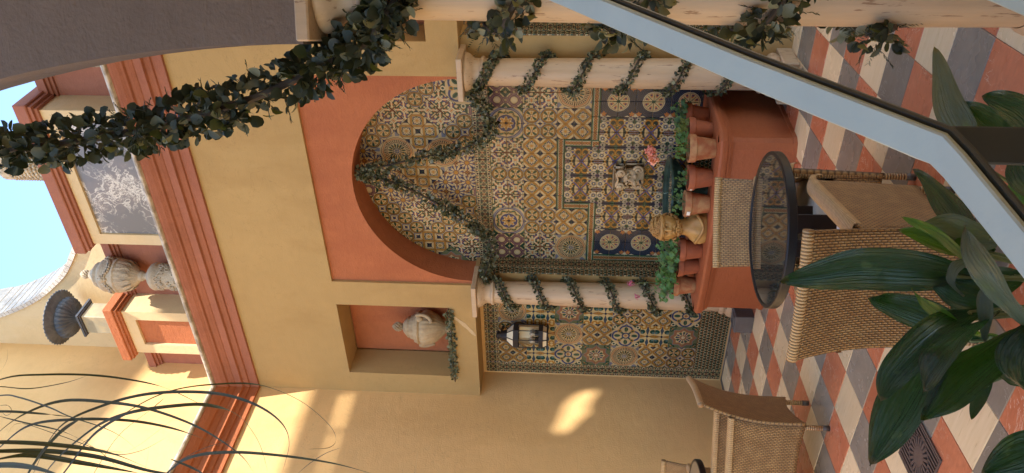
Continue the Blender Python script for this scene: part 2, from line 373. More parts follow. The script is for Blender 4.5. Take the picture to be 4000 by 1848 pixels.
def chain(m, p, q):
    x = (p * 2.0).fr() - 0.5; y = q - 0.5; a = abs(x); b = abs(y)
    m.base((0.05, 0.045, 0.025)).mix(lt(0.44, b), CR).mix(lt(0.462, b), GR).mix(band(a + b * 0.9, 0.36, 0.055), CR).mix(band(a - b * 0.9, 0.02, 0.045), CR)
    m.mix(lt(abs(a - 0.2) * 1.3 + abs(b - 0.17), N(x.nt, 0.13)), GR)
    m.mix(lt(hyp(x * 1.05, y * 0.62), N(x.nt, 0.135)), CR).mix(lt(hyp(x, y * 0.62), N(x.nt, 0.105)), (0.03, 0.012, 0.01))
    m.mix(lt(hyp((a - 0.5) * 0.52, (b - 0.35) * 1.3), N(x.nt, 0.12)), WH).mix(lt(hyp((a - 0.5) * 0.52, (b - 0.35) * 1.3), N(x.nt, 0.085)), (0.05, 0.02, 0.016))
    m.mix(lt(hyp(x * 0.7, b - 0.4), N(x.nt, 0.05)), OR).mix(lt(hyp(a - 0.5, b), N(x.nt, 0.07)), OR).mix(band(abs(a - 0.5) + b, 0.2, 0.02), BR)
def braid(m, p, q):                                     # a third of a tile high
    y = (q - 0.5) * 3.0; w = (p * (2 * PI * 3)).sin() * 0.2; w2 = (p * (2 * PI * 3)).cos() * 0.2
    m.base(WH).mix(band(y, 0.0, 0.33), (0.07, 0.03, 0.02))
    m.mix(band(y - w, 0.0, 0.09, 0.04), OR).mix(band(y + w, 0.0, 0.09, 0.04), GO).mix(band(y + w, 0.0, 0.015), BR)
    m.mix(lt(0.42, abs(y)), GR)
def arabesque(m, p, q):
    k = lambda a, b: N(p.nt, 0.0) + hyp(p - a, q - b)
    m.base((0.014, 0.026, 0.022))
    m.mix(lt(hyp(p * 0.62, q), 0.38 + 0.0 * p), CR).mix(lt(hyp(p - 1.0, q - 0.5), 0.2 + 0.0 * p), NV)
    m.mix(band(k(0.42, 0.80), 0.18, 0.08), WH).mix(band(k(0.42, 0.80), 0.12, 0.025), LB).mix(lt(k(0.42, 0.8), 0.05 + 0.0 * p), WH)
    m.mix(band(k(0.86, 0.78), 0.11, 0.045), WH).mix(band(k(0.86, 0.78), 0.11, 0.015), BL).mix(lt(hyp(p, (q - 0.98) * 0.7), 0.17 + 0.0 * p), BR).mix(band(p, 0.07, 0.025) * lt(0.7, q), LB)
    m.mix(band(k(0.62, 0.22), 0.2, 0.085), (0.06, 0.025, 0.008)).mix(band(k(0.62, 0.22), 0.2, 0.045), GO)
    m.mix(band(k(0.12, 0.34), 0.27, 0.075), (0.06, 0.025, 0.008)).mix(band(k(0.12, 0.34), 0.27, 0.038), GO)
    m.mix(band(q - p * 0.85, 0.0, 0.065) * lt(p, 0.72 + 0.0 * p), (0.05, 0.03, 0.05)).mix(band(q - p * 0.85, 0.0, 0.04) * lt(p, 0.7 + 0.0 * p), (0.075, 0.075, 0.19))
    m.mix(lt(hyp(p - 0.93, q), 0.1 + 0.0 * p), GR)
    m.mix(band(k(0.62, 0.55), 0.12, 0.035), CR).mix(band(k(0.2, 0.62), 0.1, 0.03), CR).mix(lt(hyp(p - 0.8, q - 0.42), 0.06 + 0.0 * p), WH)
    m.mix(band(k(0.7, 1.0), 0.1, 0.03), GR).mix(lt(k(0.99, 0.99), 0.12 + 0.0 * p), (0.05, 0.03, 0.06)).mix(lt(k(0.3, 0.04), 0.06 + 0.0 * p), GR)
    m.mix(lt(0.70, ((p * 37.0).sin() + (q * 31.0 + p * 9.0).sin()) * 0.5, 0.3) * 0.55, (0.012, 0.02, 0.02))
def rosette(m, p, q):
    r = hyp(p, q); th = q.op('ARCTAN2', p); x, y = 1 - p, 1 - q; rk = hyp(x - 0.2, y - 0.2)
    sw = (r * 60.0 + (th * 8.0).sin() * 4.0).sin()
    m.base((0.014, 0.018, 0.026)).mix(lt(0.8, sw, 0.4) * 0.35, (0.16, 0.17, 0.23)).mix(lt(x + y, N(p.nt, 0.24)), WH)
    m.mix(lt(abs(x - 0.0) * 2.0 + abs(y - 0.45), N(p.nt, 0.2)), WH)
    t2 = (y - 0.2).op('ARCTAN2', x - 0.2)
    m.mix(lt(rk, (t2 * 5.0).cos() * 0.035 + 0.13), OR).mix(lt(rk, N(p.nt, 0.045)), GO)
    m.mix(lt(r, N(p.nt, 0.63)), WH).mix(lt(r, N(p.nt, 0.585)), (0.04, 0.03, 0.025)).mix(lt(r, N(p.nt, 0.56)), CR)
    f = (th * 8.0).cos()
    m.mix(lt(abs((th * 4.0).sin()) * r, N(p.nt, 0.07)) * lt(r, N(p.nt, 0.5)), GR)
    m.mix(band(r, 0.41, 0.11) * lt(f, N(p.nt, -0.25), 0.3), OR).mix(band(r, 0.44, 0.05) * lt(f, N(p.nt, -0.6), 0.3), BL).mix(lt(r, N(p.nt, 0.1)), GR)
def scales(m, p, q):
    row = (q * 4.0).fl(); xx = (p * 4.0 + row.md(2.0) * 0.5).fr() - 0.5; yy = (q * 4.0).fr() - 0.1
    d = hyp(xx, yy * 0.75)
    m.base((0.10, 0.05, 0.012)).mix(lt(d, N(p.nt, 0.5), 0.06), WH).mix(lt(d, N(p.nt, 0.41), 0.06), (0.012, 0.035, 0.022)).mix(lt(hyp(xx, yy - 0.2), N(p.nt, 0.13), 0.05), (0.05, 0.09, 0.05))
def star8(m, p, q):
    r = hyp(p, q); th = q.op('ARCTAN2', p); s = p.mx(q).mn((p + q) * 0.7071)
    e = 1.0 - p; g = 1.0 - q
    m.base((0.10, 0.11, 0.05)).mix(band(hyp(e - 0.3, g - 0.12), 0.13, 0.05), (0.015, 0.04, 0.02)).mix(band(hyp(e - 0.12, g - 0.3), 0.13, 0.04), GR).mix(lt(hyp(e - 0.2, g - 0.2), N(p.nt, 0.05)), OR)
    m.mix(lt(s, N(p.nt, 0.7)), LB).mix(lt(s, N(p.nt, 0.665)), (0.24, 0.105, 0.045)).mix(lt(s, N(p.nt, 0.51)), BR).mix(lt(s, N(p.nt, 0.48)), CR)
    f = (th * 12.0).cos()
    m.mix(band(r, 0.36, 0.15) * lt(0.1, f, 0.4), BL).mix(band(r, 0.42, 0.09) * lt((th * 6.0).cos(), N(p.nt, -0.2), 0.4), GR)
    m.mix(lt(r, f * 0.02 + 0.22), (0.24, 0.105, 0.045)).mix(lt(r, N(p.nt, 0.13)), WH)
def quatrefoil(m, p, q):
    d = hyp(p - 0.5, q).mn(hyp(p, q - 0.5)); r = hyp(p, q); dg = hyp(p - 0.45, q - 0.45); x, y = 1 - p, 1 - q
    m.base(CR).mix(lt(x + y, N(p.nt, 0.6)), (0.02, 0.05, 0.03)).mix(lt(abs(p - q), N(p.nt, 0.1)) * lt(hyp(p, q), N(p.nt, 0.6)), GR).mix(band(hyp(x - 0.2, y - 0.2), 0.12, 0.035), WH).mix(lt(x + y, N(p.nt, 0.18)), GO)
    m.mix(band(d, 0.43, 0.075), LB).mix(band(d, 0.43, 0.045), BL)
    m.mix(lt(hyp((p - 0.6) * 0.6, q), N(p.nt, 0.13)), GR).mix(lt(hyp(p, (q - 0.6) * 0.6), N(p.nt, 0.13)), GR).mix(lt(dg, N(p.nt, 0.14)), GO).mix(lt(dg, N(p.nt, 0.08)), GR)
    m.mix(band(r, 0.24, 0.05), BL).mix(lt(r, N(p.nt, 0.19)), CR).mix(lt(r, N(p.nt, 0.1)), OR)
def bells(m, p, q):
    x, y = cen(p, q)
    w = (q * (2 * PI)).cos()
    m.base((0.52, 0.38, 0.16)).mix(lt(abs(hyp(p - 0.9, abs(y) - 0.28) - 0.16), N(p.nt, 0.06)), GO).mix(lt(hyp(p - 0.86, y * 1.5), N(p.nt, 0.1)), OR)
    m.mix(lt(abs(y), 0.13 - abs(p - 0.55) * 0.3), (0.04, 0.06, 0.075)).mix(lt(hyp(p - 0.44, abs(y) - 0.36), N(p.nt, 0.2)), (0.012, 0.05, 0.035)).mix(lt(hyp(p - 0.34, abs(y) - 0.4), N(p.nt, 0.1)), (0.08, 0.14, 0.12))
    m.mix(lt(p, w * 0.06 + 0.08), (0.035, 0.04, 0.08)).mix(lt(p, w * 0.06 + 0.06), GO).mix(lt(hyp(p * 0.7, y), N(p.nt, 0.08)), NV)
def petals(m, p, q):
    x, y = cen(p, q); a = abs(x); b = abs(y); rc = hyp(x, y); th = y.op('ARCTAN2', x); k = hyp(0.5 - a, 0.5 - b)
    m.base(CR).mix(band(rc, 0.43, 0.06) * lt((th * 10.0).cos(), N(p.nt, 0.2), 0.4), BL).mix(lt(abs(a - b), N(p.nt, 0.07)) * lt(0.33, rc), BR).mix(lt(k, N(p.nt, 0.16)), BR).mix(lt(k, N(p.nt, 0.07)), GO)
    m.mix(lt(abs(a - 0.5) + b * 1.5, N(p.nt, 0.12)), NV).mix(lt(abs(b - 0.5) + a * 1.5, N(p.nt, 0.12)), NV)
    m.mix(lt(rc, N(p.nt, 0.38)), BL).mix(lt(rc, N(p.nt, 0.37)) * lt(-0.35, (th * 10.0).cos(), 0.5), CR).mix(lt(rc, (th * 10.0).cos() * 0.02 + 0.17), BR).mix(lt(rc, N(p.nt, 0.12)), GO)
for nm, fn in (('knots', knots), ('roundel', roundel), ('floral', floral), ('circles', circles), ('lattice', lattice), ('octagon', octagon), ('chain', chain),
               ('braid', braid), ('arabesque', arabesque), ('rosette', rosette), ('scales', scales), ('star', star8), ('quatrefoil', quatrefoil), ('bells', bells), ('petals', petals)):
    tile_mat(nm, fn)
TM['rim'] = simple('green_glaze_strip', GR, 0.15, 0.3)

# ------------------------------------------------------------------ geometry helpers
class MB:
    """collects shapes for ONE mesh object"""
    def __init__(s): s.v = []; s.f = []; s.uv = {}; s.T = Matrix.Identity(4)
    def add(s, vs, fs, uvs=None):
        b = len(s.v); s.v += [tuple(s.T @ Vector(p)) for p in vs]
        for k, f in enumerate(fs):
            if uvs: s.uv[len(s.f)] = uvs[k]
            s.f.append(tuple(i + b for i in f))
        return s
    def box(s, x0, x1, y0, y1, z0, z1, c=0.0):
        if c <= 0:
            return s.add([(x0, y0, z0), (x1, y0, z0), (x1, y1, z0), (x0, y1, z0), (x0, y0, z1), (x1, y0, z1), (x1, y1, z1), (x0, y1, z1)],
                         [(0, 3, 2, 1), (4, 5, 6, 7), (0, 1, 5, 4), (1, 2, 6, 5), (2, 3, 7, 6), (3, 0, 4, 7)])
        X, Y, Z = ((x0, x0 + c, x1 - c, x1), (y0, y0 + c, y1 - c, y1), (z0, z0 + c, z1 - c, z1))
        vs = []; idx = {}
        for i in (1, 2):
            for j in (1, 2):
                for k in (1, 2):
                    for ax in range(3):
                        p = [X[i], Y[j], Z[k]]; q = [i, j, k]
                        p[ax] = (X, Y, Z)[ax][0 if q[ax] == 1 else 3]
                        idx[i, j, k, ax] = len(vs); vs.append(tuple(p))
        fs = []
        g = lambda i, j, k, a: idx[i, j, k, a]
        for a in range(3):
            b, d = (a + 1) % 3, (a + 2) % 3
            for sd in (1, 2):
                def q(u, w, ax=a):
                    t = [0, 0, 0]; t[a] = sd; t[b] = u; t[d] = w
                    return idx[t[0], t[1], t[2], ax]
                f = [q(1, 1), q(2, 1), q(2, 2), q(1, 2)]
                fs.append(tuple(f if sd == 2 else f[::-1]))
            for u in (1, 2):
                for w in (1, 2):
                    def e(t_a, ax):
                        t = [0, 0, 0]; t[a] = t_a; t[b] = u; t[d] = w
                        return idx[t[0], t[1], t[2], ax]
                    f = [e(1, b), e(2, b), e(2, d), e(1, d)]
                    fs.append(tuple(f if (u == w) else f[::-1]))
        for i in (1, 2):
            for j in (1, 2):
                for k in (1, 2):
                    f = [g(i, j, k, 0), g(i, j, k, 1), g(i, j, k, 2)]
                    fs.append(tuple(f if (i + j + k) % 2 == 0 else f[::-1]))
        return s.add(vs, fs)
    def prism(s, poly, d):                              # polygon (3-d points) extruded by vector d
        n = len(poly); d = Vector(d)
        vs = [Vector(p) for p in poly] + [Vector(p) + d for p in poly]
        return s.add(vs, [tuple(range(n))[::-1], tuple(range(n, 2 * n))] + [(i, (i + 1) % n, (i + 1) % n + n, i + n) for i in range(n)])
    def tube(s, pts, r, n=8, caps=True):
        pts = [Vector(p) for p in pts]; m = len(pts); vs = []; fs = []; uvs = []
        rr = r if isinstance(r, (list, tuple)) else [r] * m
        up = Vector((0.31, 0.17, 0.93)); ln = 0; lens = [0]
        for i in range(1, m): ln += (pts[i] - pts[i - 1]).length; lens.append(ln)
        prev = None
        for i in range(m):
            t = (pts[min(i + 1, m - 1)] - pts[max(i - 1, 0)])
            t = t.normalized() if t.length > 1e-9 else Vector((0, 0, 1))
            if prev is None:
                a = t.cross(up); a = a.normalized() if a.length > 0.05 else t.cross(Vector((1, 0, 0))).normalized()
            else:
                a = prev - t * prev.dot(t); a = a.normalized() if a.length > 1e-6 else prev
            prev = a; b = t.cross(a)
            for k in range(n):
                an = 2 * PI * k / n; vs.append(pts[i] + (a * math.cos(an) + b * math.sin(an)) * rr[i])
        for i in range(m - 1):
            for k in range(n):
                k2 = (k + 1) % n
                fs.append((i * n + k, i * n + k2, (i + 1) * n + k2, (i + 1) * n + k))
                u0, u1 = k / n * 2 * PI * rr[i], (k + 1) / n * 2 * PI * rr[i]
                uvs.append(((u0, lens[i]), (u1, lens[i]), (u1, lens[i + 1]), (u0, lens[i + 1])))
        if caps:
            fs += [tuple(range(n))[::-1], tuple(range((m - 1) * n, m * n))]; uvs += [tuple((0, 0) for _ in range(n))] * 2
        return s.add(vs, fs, uvs)
    def lathe(s, prof, n=32, rad=None, a0=0.0, a1=2 * PI, c=(0, 0, 0)):
        """prof: (r, z) pairs; rad(angle, r, z) may change the radius"""
        full = abs(a1 - a0 - 2 * PI) < 1e-6; cols = n if full else n + 1; vs = []; fs = []
        for (r, z) in prof:
            for k in range(cols):
                a = a0 + (a1 - a0) * k / n; q = rad(a, r, z) if rad else r
                vs.append((c[0] + q * math.cos(a), c[1] + q * math.sin(a), c[2] + z))
        for i in range(len(prof) - 1):
            for k in range(n):
                k2 = (k + 1) % cols
                fs.append((i * cols + k, i * cols + k2, (i + 1) * cols + k2, (i + 1) * cols + k))
        return s.add(vs, fs)
    def grid(s, P, nu, nv, thick=0.0, UV=None):
        """surface P(u, v) with u, v in 0..1, given thickness along its normal"""
        p = [[Vector(P(i / nu, j / nv)) for i in range(nu + 1)] for j in range(nv + 1)]
        W = nu + 1; vs = [q for row in p for q in row]; fs = []; uvs = []
        uvf = UV or (lambda u, v: (u, v))
        for j in range(nv):
            for i in range(nu):
                fs.append((j * W + i, j * W + i + 1, (j + 1) * W + i + 1, (j + 1) * W + i))
                uvs.append([uvf(a / nu, b / nv) for a, b in ((i, j), (i + 1, j), (i + 1, j + 1), (i, j + 1))])
        if thick:
            nr = []
            for j in range(nv + 1):
                for i in range(nu + 1):
                    du = p[j][min(i + 1, nu)] - p[j][max(i - 1, 0)]; dv = p[min(j + 1, nv)][i] - p[max(j - 1, 0)][i]
                    c = du.cross(dv); nr.append(c.normalized() if c.length > 1e-9 else Vector((0, 0, 1)))
            o = len(vs); vs += [vs[k] - nr[k] * thick for k in range(o)]
            for f, u in list(zip(fs, uvs)): fs.append(tuple(o + i for i in f[::-1])); uvs.append(u[::-1])
            edge = [j * 0 + i for i in range(W)] + [j * W + nu for j in range(1, nv + 1)] + [nv * W + i for i in range(nu - 1, -1, -1)] + [j * W for j in range(nv - 1, 0, -1)]
            for k in range(len(edge)):
                a, b = edge[k], edge[(k + 1) % len(edge)]
                fs.append((b, a, a + o, b + o)); uvs.append([(0, 0), (0.01, 0), (0.01, 0.01), (0, 0.01)])
        return s.add(vs, fs, uvs)
    def ball(s, c, r, n=8, m=6, sq=(1, 1, 1)):
        vs = [(c[0], c[1], c[2] - r * sq[2])]
        for j in range(1, m):
            z = -math.cos(PI * j / m); w = math.sin(PI * j / m)
            for k in range(n): vs.append((c[0] + r * sq[0] * w * math.cos(2 * PI * k / n), c[1] + r * sq[1] * w * math.sin(2 * PI * k / n), c[2] + r * sq[2] * z))
        vs.append((c[0], c[1], c[2] + r * sq[2])); fs = []
        for k in range(n):
            fs.append((0, 1 + (k + 1) % n, 1 + k)); t = 1 + (m - 2) * n; fs.append((t + k, t + (k + 1) % n, len(vs) - 1))
            for j in range(m - 2): a = 1 + j * n; fs.append((a + k, a + (k + 1) % n, a + n + (k + 1) % n, a + n + k))
        return s.add(vs, fs)
    def leaf(s, c, d, up, ln, w, cup=0.25, kind=0):
        d = Vector(d).normalized(); up = Vector(up); sd = d.cross(up)
        sd = sd.normalized() if sd.length > 1e-6 else Vector((1, 0, 0)); n = sd.cross(d); c = Vector(c)
        if kind == 0: rows = ((0, 0.05), (0.25, 0.8), (0.55, 1.0), (0.85, 0.62), (1.0, 0.0))
        else: rows = ((0, 0.04), (0.3, 0.9), (0.7, 0.9), (1.0, 0.0))
        vs = []; fs = []
        for t, k in rows:
            q = c + d * (ln * t) + n * (ln * 0.25 * (t - t * t))
            vs += [q - sd * (w * 0.5 * k) + n * (w * cup * k), q, q + sd * (w * 0.5 * k) + n * (w * cup * k)]
        for i in range(len(rows) - 1):
            a = i * 3; fs += [(a, a + 1, a + 4, a + 3), (a + 1, a + 2, a + 5, a + 4)]
        return s.add(vs, fs)
    def mesh(s, name, mat, smooth=False):
        me = bpy.data.meshes.new(name); me.from_pydata(s.v, [], s.f)
        if s.uv:
            ul = me.uv_layers.new(name='UVMap'); li = 0
            for k, f in enumerate(s.f):
                u = s.uv.get(k)
                for j in range(len(f)):
                    if u: ul.data[li].uv = u[j]
                    li += 1
        me.materials.append(mat)
        if smooth: me.polygons.foreach_set('use_smooth', [True] * len(me.polygons))
        me.update(); return me
    def build(s, name, mat, parent=None, smooth=False, loc=None, kind=None):
        me = s.mesh(name, mat, smooth)
        return link(name, me, parent, loc, kind)
def link(name, me, parent=None, loc=None, kind=None):
    o = bpy.data.objects.new(name, me); COL.objects.link(o)
    if parent is not None: o.parent = parent
    if loc is not None: o.location = loc
    if kind: o['kind'] = kind
    return o
def tag(o, label, cat, group=None, kind=None):
    o['label'] = label; o['category'] = cat
    if group: o['group'] = group
    if kind: o['kind'] = kind
    return o
def thing(name, label, cat, loc=(0, 0, 0), rz=0.0, group=None):
    o = bpy.data.objects.new(name, None); COL.objects.link(o); o.location = loc; o.rotation_euler = (0, 0, rz); o.empty_display_size = 0.1
    return tag(o, label, cat, group)
def smooth_angle(o, deg=40):
    me = o.data; me.polygons.foreach_set('use_smooth', [True] * len(me.polygons)); me.set_sharp_from_angle(angle=math.radians(deg)); return o
def copy_tree(o, parent=None):
    c = o.copy(); COL.objects.link(c); c.parent = parent
    for ch in o.children: copy_tree(ch, c)
    return c
def spline(pts, n=8):
    """smooth curve through the points (Catmull-Rom)"""
    P = [Vector(p) for p in pts]; P = [P[0] * 2 - P[1]] + P + [P[-1] * 2 - P[-2]]; out = []
    for i in range(1, len(P) - 2):
        for k in range(n):
            t = k / n; a, b, c, d = P[i - 1], P[i], P[i + 1], P[i + 2]
            out.append(0.5 * ((2 * b) + (c - a) * t + (2 * a - 5 * b + 4 * c - d) * t * t + (3 * b - a - 3 * c + d) * t ** 3))
    out.append(P[-2]); return out

# ------------------------------------------------------------------ the courtyard: main planes
XL, YB, YP = -7.167, 6.584, 6.983                       # left wall, front of the upper back wall, wall behind the tiles
YT = YP - 0.012                                         # glazed face of the tiles
CX, SZ, AR = -4.24, 2.9, 1.178                          # arch centre, spring height, radius
ZC = 5.62                                               # underside of the cornice
sk = MB(); sk.add([(-60, -60, -0.06), (60, -60, -0.06), (60, 60, -0.06), (-60, 60, -0.06)], [(0, 1, 2, 3)])
g = sk.build('ground', M['bounce_ground']); g['kind'] = 'structure'

# floor of skewed squares in three marbles
fl = thing('floor', 'harlequin marble floor of red, cream and grey squares', 'floor'); fl['kind'] = 'structure'
MB().box(XL, 4, -4, YP, -0.05, -0.004).build('floor_bed', M['grout'], fl)
E1, E2, O0 = Vector((0.3555, -0.004, 0)), Vector((0.036, -0.366, 0)), Vector((-4.141, 4.151, 0))
h1, h2 = E1 * 0.4965, E2 * 0.4965
tmesh = []
for k in range(3):
    b = MB(); P = [-h1 + h2, h1 + h2, h1 - h2, -h1 - h2]
    Q = [p * 0.982 for p in P]
    b.add([tuple(p + Vector((0, 0, -0.004))) for p in P] + [tuple(q) for q in Q], [(4, 5, 6, 7), (0, 1, 5, 4), (1, 2, 6, 5), (2, 3, 7, 6), (3, 0, 4, 7)])
    tmesh.append(b.mesh('floor_tile', M['tile%d' % k]))
def frame_uv(p):
    d = Vector(p) - EYE; z = d.dot(_F)
    return (9e9, 9e9, z) if z < 0.2 else (2000 - FPX * d.dot(UP) / z, 924 - FPX * d.dot(RT) / z, z)
nseen = 0; rest = MB()
for i in range(-12, 14):
    for j in range(-10, 11):
        c = O0 + E1 * i + E2 * j
        if not (XL + 0.02 < c.x < 1.5 and 0.6 < c.y < YP - 0.02): continue
        u, v, z = frame_uv(c)
        if -350 < u < 4400 and -250 < v < 2100 and nseen < 300:
            o = link('tile', tmesh[(i + j) % 3], fl, (c.x, c.y, R.uniform(-0.0006, 0.0006)))
            o.rotation_euler = (R.uniform(-1, 1) * 0.0012, R.uniform(-1, 1) * 0.0012, 0); nseen += 1
        else:
            P = [c + q for q in (-h1 + h2, h1 + h2, h1 - h2, -h1 - h2)]
            rest.add([tuple(p) for p in P], [(0, 1, 2, 3)])
if rest.v: rest.build('tile', M['tile1'], fl, kind='stuff')

# left wall
lw = MB().box(XL - 0.35, XL, -4, YP + 0.9, -0.05, 9.6)
tag(lw.build('side_wall', M['ochre']), 'tall ochre plaster wall on the left with a streak of sunlight', 'wall')

# back wall: plaster blocks round the openings, recessed terracotta panel with the arch
bw = thing('arched_wall', 'cream and ochre back wall with a terracotta panel round a tall arch', 'wall', (CX, YB, 0))
bw.location = (0, 0, 0)
NL, NR, NB, NT = -6.853, -5.785, 3.185, 4.459           # niche of the left bay
PL, PR = -5.456, -3.024                                 # red panel
ZT = 5.64
b = MB()
def niche_blocks(x0, x1, n0, n1):
    b.box(x0, n0, YB, YP, SZ, ZT); b.box(n1, x1, YB, YP, SZ, ZT); b.box(n0, n1, YB, YP, SZ, NB); b.box(n0, n1, YB, YP, NT, ZT)
niche_blocks(XL, PL, NL, NR)
mr = lambda x: 2 * CX - x
niche_blocks(PR, 1.2, mr(NR), mr(NL))
b.box(PL, PR, YB, YP, 4.459, ZT)
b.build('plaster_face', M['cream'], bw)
mb = MB(); yp = YB + 0.035
arc = [(CX - AR * math.cos(PI * k / 48), SZ + AR * 0.985 * math.sin(PI * k / 48)) for k in range(49)]
for k in range(48):                                     # spandrel strips
    (x0, z0), (x1, z1) = arc[k], arc[k + 1]
    t = NT
    mb.prism([(x0, yp, z0), (x1, yp, z1), (x1, yp, t), (x0, yp, t)], (0, YP - yp - 0.014, 0))
mb.box(PL, arc[0][0], yp, YP - 0.014, SZ, NT); mb.box(arc[-1][0], PR, yp, YP - 0.014, SZ, NT)
mb.build('recessed_panel', M['terra'], bw)
for n0, n1 in ((NL, NR), (mr(NR), mr(NL))):
    MB().box(n0, n1, 7.0, 7.06, NB, NT).build('niche_back', M['terra'], bw)
b = MB(); b.box(XL, 1.2, YP, YP + 0.25, 0, NB - 0.002); b.box(XL, 1.2, 7.06, 7.3, NB, 5.9); b.build('rear_face', M['ochre'], bw)

def wall_pt(u, v, y):
    d = _F + RT * (-(v - 924) / FPX) + UP * (-(u - 2000) / FPX); return EYE + d * ((y - EYE.y) / d.y)
M['scar'] = plaster('filler_plaster', (0.50, 0.36, 0.19), 0.2, 0.5)
b = MB(); cl = [(1752, 1226, 5), (1768, 1237, 9), (1790, 1252, 7), (1812, 1268, 12), (1830, 1284, 8), (1846, 1300, 10), (1858, 1312, 3)]
for (u, v, w), (u2, v2, w2) in zip(cl, cl[1:]):
    b.prism([wall_pt(u - w * 0.5, v + w * 0.4, YB - 0.003), wall_pt(u + w * 0.5, v - w * 0.4, YB - 0.003), wall_pt(u2 + w2 * 0.5, v2 - w2 * 0.4, YB - 0.003), wall_pt(u2 - w2 * 0.5, v2 + w2 * 0.4, YB - 0.003)], (0, 0.0028, 0))
b.build('filled_crack', M['scar'], bw)

# pilasters behind the columns
for x0, x1 in ((-5.80, -5.366), (mr(-5.366), mr(-5.80))):
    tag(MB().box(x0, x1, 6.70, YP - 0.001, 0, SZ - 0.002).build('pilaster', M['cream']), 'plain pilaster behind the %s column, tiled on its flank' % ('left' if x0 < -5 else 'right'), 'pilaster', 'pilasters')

# ------------------------------------------------------------------ glazed tiles
def tile_mesh(mat, w=TS, h=TS):
    t = 0.0012; c = 0.003; X, Z = w / 2 - t, h / 2 - t
    vs = [(-X, 0.012, -Z), (X, 0.012, -Z), (X, 0.012, Z), (-X, 0.012, Z), (-X, 0.002, -Z), (X, 0.002, -Z), (X, 0.002, Z), (-X, 0.002, Z),
          (-X + c, 0, -Z + c), (X - c, 0, -Z + c), (X - c, 0, Z - c), (-X + c, 0, Z - c)]
    fs = [(8, 9, 10, 11)] + [(a, (a + 1) % 4, (a + 1) % 4 + 4, a + 4) for a in range(4)] + [(a + 4, (a + 1) % 4 + 4, (a + 1) % 4 + 8, a + 8) for a in range(4)]
    m = MB(); m.add(vs, fs); return m.mesh('tile', mat)
TMESH = {k: tile_mesh(v) for k, v in TM.items()}
TMESH['braid'] = tile_mesh(TM['braid'], TS, TS * 0.5)
TMESH['narrow'] = tile_mesh(TM['scales'], TS * 0.56, TS)
def tile(parent, kind, x, y, z, rot=0.0, rz=0.0, nm='tile', jit=True):
    o = bpy.data.objects.new(nm, TMESH[kind]); COL.objects.link(o); o.parent = parent
    j = 0.011 if jit else 0.0
    o.rotation_mode = 'YXZ' if False else 'XYZ'
    o.location = (x, y + R.uniform(-0.0004, 0.0004), z)
    m = Matrix.Rotation(rz, 3, 'Z') @ Matrix.Rotation(R.uniform(-j, j), 3, 'X') @ Matrix.Rotation(R.uniform(-j, j), 3, 'Z') @ Matrix.Rotation(rot, 3, 'Y')
    o.rotation_euler = m.to_euler('XYZ'); return o
def block(parent, kind, x, z, y=YT):
    """two by two tiles; x, z is the upper left corner"""
    for dx, dz, k in ((1, 0, 0), (0, 0, 1), (0, 1, 2), (1, 1, 3)):
        rot = -PI / 2 * k
        mirror = kind in ('bells', 'arabesque', 'rosette')
        if mirror or kind == 'scales': rot = 0
        o = tile(parent, kind, x + (dx + 0.5) * TS, y, z - (dz + 0.5) * TS, rot)
        if mirror: o.scale = (1 if dx else -1, 1, -1 if dz else 1)
FX = -4.275                                             # centre line of the fountain wall
ft = thing('tiled_fountain_wall', 'patterned glazed tile wall behind the mask fountain between two columns', 'tile wall')
Z1 = 2.70
colx = lambda i: FX + (i - 6.5) * TS
for r, pats in ((0, ('knots', 'roundel', 'floral', 'circles', 'floral', 'roundel', 'knots')), (2, ('floral', 'circles', 'lattice', 'circles', 'lattice', 'circles', 'floral'))):
    for k, pt in enumerate(pats):
        z = Z1 - r * TS
        if k == 3:
            for d in (0, 1): tile(ft, pt, FX, YT, z - (d + 0.5) * TS)
        else: block(ft, pt, colx(2 * k if k < 3 else 2 * k - 1), z)
Z3 = Z1 - 4 * TS
for i, pt in ((0, 'octagon'), (2, 'lattice'), (9, 'lattice'), (11, 'octagon')): block(ft, pt, colx(i), Z3)
for i in range(5): tile(ft, 'braid', FX + (i - 2) * TS, YT - 0.002, Z3 - 0.25 * TS)
for sx in (-1, 1):
    for k in range(2): tile(ft, 'braid', FX + sx * 2.25 * TS, YT - 0.002, Z3 - (1.0 + k) * TS, PI / 2)
    for k in range(5): tile(ft, 'braid', FX + sx * (2.0 + 0.5 + k - (0.0 if k < 4 else 0.0)) * TS, YT - 0.0026, Z3 - 2.25 * TS)
    for k in range(8): tile(ft, 'braid', FX + sx * 6.25 * TS, YT - 0.002, Z3 - (3.0 + k) * TS, PI / 2)
for i in (0, 2): block(ft, 'arabesque', FX + (i - 2) * TS, Z3 - 0.5 * TS)
Z4 = Z3 - 2.5 * TS
for r in range(3):
    for c in range(6): block(ft, 'rosette' if c in (0, 5) else 'arabesque', FX + (2 * c - 6) * TS, Z4 - 2 * r * TS)
for r in range(2):
    for i in range(13): tile(ft, 'scales', colx(i) + TS / 2, YT, Z4 - (6.5 + r) * TS)
for i in range(14): tile(ft, 'chain', FX + (i - 6.5) * TS, YT - 0.007, Z1 + 0.5 * TS)
